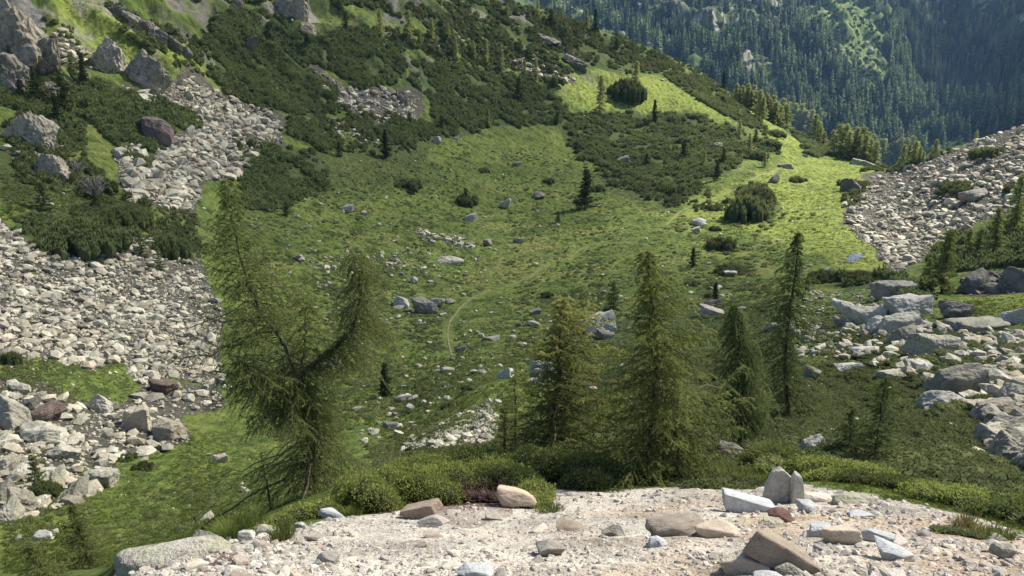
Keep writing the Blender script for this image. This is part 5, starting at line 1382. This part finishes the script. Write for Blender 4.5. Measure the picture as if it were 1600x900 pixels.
# ------------------------------------------------------------------ the shrubs on the gravel edge
LEAF_N = 0
def bush(name, label, blobs, seed, mat='rhodo', leaf=.032, dens=1.35, cat='shrub', group=None):
    r = np.random.default_rng(seed); C0, N0, T0 = [], [], []; cores = []
    b0_ = ground_at(blobs[0][0], blobs[0][1])
    for px, D, rx, ry, h in blobs:
        p = ground_at(px, D); area = math.pi * rx * ry * (1 + h / max(rx, ry)); n = int(area * 5200 * dens * (.024 / leaf) ** 2)
        d = r.normal(size=(n, 3)); d[:, 2] = np.abs(d[:, 2]) * 1.0 - .08; d /= np.linalg.norm(d, axis=1)[:, None]
        nz = 1 + .16 * perlin(d[:, 0] * 3.1 + px, d[:, 1] * 3.1 + d[:, 2] * 2, seed % 60) + .12 * perlin(d[:, 0] * 8 + px, d[:, 1] * 8 + d[:, 2] * 6, 3 + seed % 60)
        sh = r.uniform(.80, 1.04, n) ** .7; q = d * (nz * sh)[:, None] * np.array([rx, ry, h])
        gz = height(p[0] + q[:, 0], p[1] + q[:, 1]) - p[2]; q[:, 2] += gz * .9
        C0.append(q + p - b0_); N0.append(d); T0.append(.25 + .45 * (sh - .8) / .24 * .8 + .25 * d[:, 2] * .8 + r.normal(0, .16, n))
        v, f = ICO[3]; c = v * np.array([rx * .84, ry * .84, h * .80]) * (1 + .10 * perlin(v[:, 0] * 4, v[:, 1] * 4 + v[:, 2] * 3, 5))[:, None]
        c[:, 2] += height(p[0] + c[:, 0], p[1] + c[:, 1]) - p[2]; c[:, 2] -= .05 * 0
        cores.append((c + p - b0_, f))
    C0 = np.concatenate(C0); N0 = np.concatenate(N0); T0 = np.clip(np.concatenate(T0), 0, 1); n = len(C0)
    d = N0 * .6 + np.array([0, 0, .5]) + r.normal(0, .5, (n, 3)); d /= np.linalg.norm(d, axis=1)[:, None]
    w = np.cross(d, r.normal(size=(n, 3))); w /= np.linalg.norm(w, axis=1)[:, None]; L_ = leaf * r.uniform(.7, 1.4, (n, 1))
    V = np.stack([C0, C0 + d * L_ * .5 + w * L_ * .26, C0 + d * L_, C0 + d * L_ * .5 - w * L_ * .26], 1).reshape(-1, 3)
    Fc = np.arange(n * 4).reshape(-1, 4)
    e = empty(name, b0_); tag(e, label, cat, group)
    obj('leaves', np_mesh('leaves', V, Fc, MT[mat], tint=np.repeat(T0, 4)), e)
    obj('stems', np_mesh('stems', *join(cores), MT['core'], smooth=True), e)
bush('leafy_shrub', 'wide bright green shrub hanging over the brown roots at the gravel edge',
 [(700,11.2,.75,.6,.50),(615,10.7,.55,.5,.52),(570,10.2,.38,.45,.50),(650,10.6,.5,.5,.48),(770,11.5,.5,.5,.46),(555,11.2,.4,.5,.42),(730,12.6,.8,.6,.48),(650,12.4,.7,.6,.50),(590,9.9,.3,.35,.36),(690,10.3,.35,.3,.30)], 1)
bush('leafy_shrub', 'low dark green shrub mass right of the wide bright one, under the yellow-topped larch',
 [(905,12.0,.55,.5,.44),(960,12.0,.45,.45,.34),(860,12.2,.5,.5,.46),(920,11.5,.42,.4,.28),(1000,12.3,.5,.45,.26),(825,12.4,.45,.5,.44)], 2, 'rhodark')
bush('leafy_shrub', 'narrow green shrub running down to the gravel, right of the bare roots',
 [(815,11.2,.36,.5,.30),(835,10.6,.30,.4,.26),(838,10.2,.22,.3,.18),(795,11.8,.4,.4,.3)], 3)
bush('leafy_shrub', 'yellow-green shrub strip along the left edge of the gravel',
 [(495,9.9,.26,.35,.20),(460,9.8,.26,.3,.20),(430,9.6,.22,.3,.15),(400,9.4,.18,.25,.10),(515,10.2,.22,.3,.2),(385,9.2,.15,.2,.08)], 4, 'rhodo', dens=1.1)
bush('leafy_shrub', 'round dark glossy shrub at the foot of the drooping dark larch',
 [(1205,14.0,.50,.5,.48),(1180,14.1,.3,.4,.36),(1235,13.8,.36,.4,.36)], 5, 'rhodark', leaf=.028)
bush('leafy_shrub', 'bright green leafy shrub behind the upright split stone',
 [(1285,12.6,.5,.4,.30),(1330,12.4,.45,.4,.26),(1370,12.2,.45,.4,.26),(1255,12.8,.35,.4,.3),(1300,12.0,.4,.3,.16)], 6)
bush('leafy_shrub', 'low dark shrub strip right of the bright leafy one along the gravel',
 [(1410,11.8,.45,.35,.18),(1345,11.8,.36,.3,.15),(1450,11.6,.35,.35,.2)], 7, 'rhodark')
bush('leafy_shrub', 'spreading green shrub at the right end of the gravel edge',
 [(1490,11.0,.45,.4,.20),(1530,10.9,.45,.4,.26),(1460,11.3,.35,.4,.2),(1570,10.8,.40,.4,.22)], 8)
bush('leafy_shrub', 'dark shrub at the right frame edge above the gravel',
 [(1595,10.0,.32,.3,.24),(1620,10.3,.4,.4,.3),(1560,10.2,.25,.3,.15)], 9, 'rhodark')
bush('leafy_shrub', 'thin low shrub on the pale slab at the bottom left',
 [(275,8.3,.16,.15,.12),(300,8.3,.12,.12,.10),(255,8.2,.1,.1,.08)], 10, 'rhodark', dens=.45)
bush('leafy_shrub', 'pale grey-green cushion plant among the stones at the right of the gravel',
 [(1520,8.2,.20,.14,.07),(1545,8.1,.14,.12,.06),(1490,8.3,.12,.1,.05)], 11, 'rhodark', dens=.5, leaf=.018)
# grass tufts on the gravel edge
def tuft_thing(px, D, label, rad, h, n, seed, mat='grass'):
    r = np.random.default_rng(seed); p = ground_at(px, D); a = r.uniform(0, 6.28, n); q = rad * r.random(n) ** .6
    b = np.stack([np.cos(a) * q, np.sin(a) * q, 0 * a], 1); b[:, 2] = height(p[0] + b[:, 0], p[1] + b[:, 1]) - p[2] - .01
    d = np.stack([np.cos(a), np.sin(a), 0 * a], 1) * r.uniform(.1, .8, (n, 1)) * (q / rad)[:, None] + r.normal(0, .15, (n, 3)) * np.array([1, 1, 0])
    hh = h * r.uniform(.5, 1.2, (n, 1)); w = np.stack([-np.sin(a), np.cos(a), 0 * a], 1) * .004
    m1 = b + np.array([0, 0, 1]) * hh * .6 + d * hh * .35; tp_ = b + np.array([0, 0, 1]) * hh * .9 + d * hh
    V = np.stack([b - w, b + w, m1 + w * .8, m1 - w * .8, tp_], 1).reshape(-1, 3); k = np.arange(n)[:, None] * 5
    Fc = np.concatenate([k + [0, 1, 2], k + [0, 2, 3], k + [3, 2, 4]]); t = np.repeat(r.uniform(.2, 1, n), 5)
    o = obj('grass_tuft', np_mesh('grass_tuft', V, Fc, MT[mat], tint=t), loc=p); tag(o, label, 'grass tuft')
tuft_thing(1158, 12.2, 'drooping grass tuft below the dark split boulder, left of the upright stone', .30, .26, 700, 1)
tuft_thing(1188, 12.0, 'grass tuft just left of the upright split stone', .24, .22, 500, 2)
tuft_thing(1530, 8.7, 'straw-coloured grass tuft in the gravel at the right', .16, .16, 300, 3, 'drygrass')
tuft_thing(1580, 8.4, 'green grass tuft in the gravel near the right frame edge', .18, .14, 420, 4)
tuft_thing(1400, 10.4, 'small grass tuft in the gravel below the low dark shrub strip', .12, .07, 200, 5)
tuft_thing(1335, 10.9, 'tiny grass tuft right of the upright split stone', .10, .07, 160, 6)
tuft_thing(428, 7.6, 'grass tuft growing from the left gravel bank', .12, .22, 260, 7)
tuft_thing(545, 9.6, 'dark grass hanging under the left end of the wide shrub', .14, .14, 240, 8)
tuft_thing(360, 9.6, 'green grass clump behind the left edge of the gravel', .3, .3, 700, 9)
tuft_thing(860, 9.7, 'grass under the narrow shrub beside the tan stone', .2, .10, 380, 10)

# exposed roots and peat under the wide shrub
def roots():
    r = np.random.default_rng(5); p = ground_at(735, 10.3); parts = []
    for i in range(170):
        a = r.uniform(-1, 1); o = np.array([a * .42, r.uniform(-.1, .32), r.uniform(.06, .26)])
        d = np.array([r.normal(0, .5), -abs(r.normal(.5, .3)), r.normal(-.35, .35)]); L_ = r.uniform(.10, .36); s = np.linspace(0, 1, 6)[:, None]
        q = o + d * L_ * s + r.normal(0, .018, (6, 3)) * s + np.array([0, 0, -.12]) * s ** 2
        gz = height(p[0] + q[:, 0], p[1] + q[:, 1]) - p[2]; q[:, 2] = np.maximum(q[:, 2], gz + .004)
        parts.append(tube(q, np.linspace(r.uniform(.004, .009), .0015, 6), 4))
    e = empty('exposed_roots', p); tag(e, 'tangle of dark brown roots and peat laid bare under the wide shrub', 'roots')
    obj('root', np_mesh('root', *join(parts), MT['roots']), e)
    v, f = ICO[4]; c = v * np.array([.50, .34, .16]) * (1 + .25 * perlin(v[:, 0] * 5, v[:, 1] * 5 + v[:, 2] * 4, 2) + .1 * perlin(v[:, 0] * 14, v[:, 1] * 14 + v[:, 2] * 9, 3))[:, None]
    c[:, 1] += .18; c[:, 2] += height(p[0] + c[:, 0], p[1] + c[:, 1]) - p[2]
    obj('peat', np_mesh('peat', c, f, MT['roots'], smooth=True), e)
roots()
def twig_bush(px, py, w, label, seed, n=60):
    r = np.random.default_rng(seed); X, Y, Z_, D = drop([px], [py]); R_ = w * mpp(D[0]) * .5; parts = []
    for i in range(n):
        a = r.uniform(0, 6.28); s = np.linspace(0, 1, 6)[:, None]; d = np.array([math.cos(a), math.sin(a), 0]) * R_ * r.uniform(.3, 1)
        q = d * s + np.array([0, 0, 1]) * R_ * r.uniform(.5, 1.4) * np.sin(s * r.uniform(1.2, 2.4)) + r.normal(0, .05 * R_, (6, 3)) * s
        parts.append(tube(q, np.linspace(.03, .008, 6) * R_ / 1.5, 3))
    tag(obj('leafless_bush', np_mesh('leafless_bush', *join(parts), MT['deadwood']), loc=(X[0], Y[0], Z_[0])), label, 'leafless bush')
twig_bush(122, 274, 32, 'leafless grey bush with curved stems on the green slope at the left', 1)
twig_bush(150, 312, 50, 'grey-green leafless scrub under the first leafless bush', 2, 90)
def log(px, py, px2, py2, label, r_=.14):
    X, Y, Z_, D = drop([px, px2], [py, py2]); a = np.array([X[0], Y[0], Z_[0] + .5]); b = np.array([X[1], Y[1], Z_[1] + .9])
    tag(obj('dead_log', np_mesh('dead_log', *tube(np.linspace(a, b, 6) + rng.normal(0, .08, (6, 3)), np.linspace(r_, r_ * .4, 6), 6), MT['deadwood'])), label, 'dead log')
log(100, 165, 115, 185, 'bleached fallen log among bushes at the upper left')
log(404, 65, 412, 80, 'pale dead trunk in the dark pines near the top')
# ------------------------------------------------------------------ stones on the gravel
GR = [(168,905),(200,884),(300,864),(400,838),(530,808),(700,792),(850,772),(1150,764),(1300,770),(1450,792),(1600,838),(1850,930),(1850,1000),(120,1000)]
gp, px, py, D = zone_points(GR, 42000, False)
g = (D < 12.2); gp, px, py, D = gp[g], px[g], py[g], D[g]; n = len(gp)
# the left bank and the band under the shrubs are coarser, the middle is sandy
coarse = 1 + .8 * sstep(620, 420, px) + .5 * sstep(1150, 1300, px) + .4 * (py < 800)
s = (.0035 * (.045 / .0035) ** (rng.random(n) ** 3.4)) * coarse
sand = fbm(gp[:, 0] / .8, gp[:, 1] / .8, 3, 95); kp_ = rng.random(n) < np.clip(.70 - 1.6 * sand, .12, 1)
gp, s, D = gp[kp_], s[kp_], D[kp_]; n = len(gp)
v, f, t = scatter(CHIP, gp + np.array([0, 0, 1.0]) * (s * .05)[:, None], np.stack([s, s, s * .7], 1), rotm(rng.normal(0, .4, n), rng.normal(0, .4, n), rng.uniform(0, 6.28, n)), tint=rng.random(n))
tag(obj('gravel', np_mesh('gravel', v, f, MT['grit'], tint=t)), kind='stuff')
STP = [np_mesh('stone', *rock_shape(3, 300 + k, planes=5 + k % 6, p=22, rough=.03), MT['grit']) for k in range(10)] 
STB = [np_mesh('stone', *rock_shape(3, 320 + k, planes=6, p=22, rough=.03), MT['bluish']) for k in range(4)]
gp, px, py, D = zone_points(GR, 620, False); g = (D < 11.6) & (D > 5.0); gp, px, py = gp[g][:150], px[g][:150], py[g][:150]
for i in range(len(gp)):
    blue = rng.random() < .12; s = .018 + .065 * rng.random() ** 2.6 + (.015 if px[i] > 1150 or px[i] < 560 else 0)
    o = bpy.data.objects.new('stone', (STB if blue else STP)[int(rng.integers(0, 4 if blue else 10))])
    o.scale = (s * rng.uniform(.9, 1.4), s * rng.uniform(.8, 1.1), s * rng.uniform(.5, .9)); o.rotation_euler = (rng.normal(0, .2), rng.normal(0, .2), rng.uniform(0, 6.28))
    o.location = gp[i] + np.array([0, 0, s * .18]); link(o)
    reg = 'on the left bank of the gravel' if px[i] < 600 else ('in the gravel below the middle larches' if px[i] < 1150 else 'in the gravel right of the upright split stone')
    lb = ('bluish grey' if blue else 'pale cream') + ' fist-sized stone lying ' + reg
    tag(o, lb, 'stone', lb.replace('fist-sized stone', 'stones'))
def hero(px, py, wpx, hpx, dpt, label, mat, seed, rz=0.0, tilt=0.0, roll=0.0, sink=.18, planes=9, p=22, D=None, skew=.23, taper=0.0, rough=.03, name='rock', cat='rock'):
    if D is None:
        X, Y, Z_, Dq = drop([px], [py]); D = Dq[0]; pos = np.array([X[0], Y[0], Z_[0]])
    else: pos = ground_at(px, D)
    m = math.hypot(D, CAMZ - pos[2]) / F; W = wpx * m * .58; H = hpx * m * .60
    v, f = rock_shape(5, seed, planes=planes, p=p, rough=rough, dims=(1, 1, 1), skew=skew)
    v = v * np.stack([1 - taper * (v[:, 2] * .5 + .5), 1 - taper * (v[:, 2] * .5 + .5), np.ones(len(v))], 1)
    v = v * (1 + .012 * perlin(v[:, 0] * 26, v[:, 2] * 26 + v[:, 1] * 20, 8))[:, None] * np.array([W, W * dpt, H])
    v = v @ rotm(np.array([roll]), np.array([tilt]), np.array([rz]))[0].T
    o = obj(name, np_mesh(name, v, f, MT[mat]), loc=(pos[0], pos[1] + W * dpt * .2, pos[2] + (v[:, 2].max() - v[:, 2].min()) * (.5 - sink)))
    return tag(o, label, cat)
hero(1212, 892, 92, 32, .45, 'large brown oblong rock tilted on small stones at the bottom of the frame', 'brown', 601, rz=-.12, tilt=.40, sink=.06, planes=0, p=12, skew=.09)
hero(1165, 893, 60, 34, .8, 'pale rock propping the tilted brown rock from the left', 'granite', 602, sink=.2)
hero(1228, 897, 34, 18, .8, 'small grey stone under the right end of the tilted brown rock', 'darkrock', 603, sink=.2)
hero(1200, 893, 24, 16, .8, 'small pale stone wedged under the tilted brown rock', 'grit', 604, sink=.2)
hero(1060, 836, 92, 30, .5, 'dark-ended low brown rock left of the tilted brown rock', 'brown', 605, rz=.1, sink=.2, planes=5, p=12)
hero(1122, 838, 70, 26, .55, 'low pinkish rock touching the dark-ended brown rock', 'tan', 606, rz=-.1, sink=.35, planes=5, p=12)
hero(1218, 786, 54, 56, .6, 'upright grey stone with a split down its right side', 'pale', 607, sink=.1, planes=4, rz=.2, taper=.55)
hero(1243, 786, 22, 50, .8, 'narrow flake leaning against the upright split stone', 'pale', 608, sink=.1, tilt=-.12, taper=.4)
hero(1168, 800, 76, 18, .4, 'long bluish white slab lying left of the upright split stone', 'bluish', 609, rz=-.15, tilt=.14, sink=.15, planes=0, p=22, skew=.12)
hero(1220, 814, 36, 18, .7, 'small dark red rock in front of the long bluish slab', 'maroon', 610, sink=.2)
hero(1262, 802, 30, 18, .8, 'pale bluish stone right of the small dark red rock', 'bluish', 611, sink=.2, tilt=.4)
hero(1212, 823, 32, 12, .7, 'grey stone just below the small dark red rock', 'granite', 612, sink=.3)
hero(664, 811, 50, 28, .5, 'grey-brown block tilted up to the right below the wide shrub', 'brown', 613, rz=.2, tilt=-.3, sink=.1, planes=3, p=24)
hero(638, 806, 22, 14, .7, 'thin brown stone left of the grey-brown block', 'brown', 614, tilt=-.4)
hero(676, 823, 40, 16, .7, 'pale flat stone at the foot of the grey-brown block', 'grit', 615, tilt=-.15)
hero(809, 791, 54, 26, .7, 'rounded orange-tan stone beside the bare roots', 'tan', 616, sink=.25, p=9, planes=3)
hero(770, 812, 26, 8, .8, 'thin pale stone under the bare roots', 'grit', 617)
hero(742, 900, 52, 18, .7, 'bluish stone cut by the bottom edge of the frame', 'bluish', 618, sink=.2)
hero(838, 741, 14, 10, .8, 'small white stone on top of the low dark green shrub', 'pale', 619, D=11.4, sink=-.6)
hero(892, 829, 40, 16, .8, 'brownish half-buried stone in the middle of the gravel', 'brown', 620, sink=.35)
hero(860, 866, 36, 18, .8, 'pale jagged stone in the lower middle of the gravel', 'grit', 621)
hero(960, 837, 34, 14, .7, 'dark grey stone left of the dark-ended brown rock', 'darkrock', 622, sink=.3)
hero(1028, 853, 26, 12, .8, 'small bluish stone below the dark-ended brown rock', 'bluish', 623)
hero(1285, 838, 36, 20, .8, 'pale bluish rock right of the tilted brown rock', 'bluish', 624)
hero(1312, 848, 40, 24, .8, 'brownish angular rock right of the pale bluish one', 'tan', 625)
hero(1378, 846, 56, 12, .45, 'long thin bluish stone in the right part of the gravel', 'bluish', 626, rz=-.2, tilt=.1)
hero(1400, 876, 40, 18, .8, 'grey stone at the lower right of the gravel', 'bluish', 627)
hero(1330, 786, 56, 12, .6, 'flat buried slab right of the upright split stone', 'granite', 628, sink=.35)
hero(1282, 782, 40, 12, .6, 'flat pale slab just right of the leaning flake', 'grit', 629, sink=.35)
hero(1345, 808, 34, 10, .7, 'small bluish slab below the flat buried slab', 'bluish', 630, sink=.3)
hero(1572, 872, 34, 20, .8, 'grey stone between two grass tufts at the right', 'granite', 631)
hero(245, 892, 150, 40, .42, 'large pale bedrock slab at the bottom left of the gravel', 'granite', 632, D=7.7, sink=.45, planes=6, p=9, rz=.15, tilt=-.12)
hero(306, 888, 60, 34, .7, 'grey rock with shrub at the right end of the bedrock slab', 'granite', 633, D=7.9, sink=.3)
hero(372, 845, 26, 16, .8, 'pale stone on the crest of the left gravel bank', 'pale', 634, D=8.6)
hero(402, 868, 30, 24, .8, 'pale leaning stone on the left gravel bank', 'pale', 635, D=8.0)
hero(512, 880, 30, 20, .8, 'rounded beige stone in the left gravel', 'grit', 636)
hero(505, 795, 26, 14, .8, 'grey stone under the end of the yellow-green shrub strip', 'bluish', 637, D=9.5)
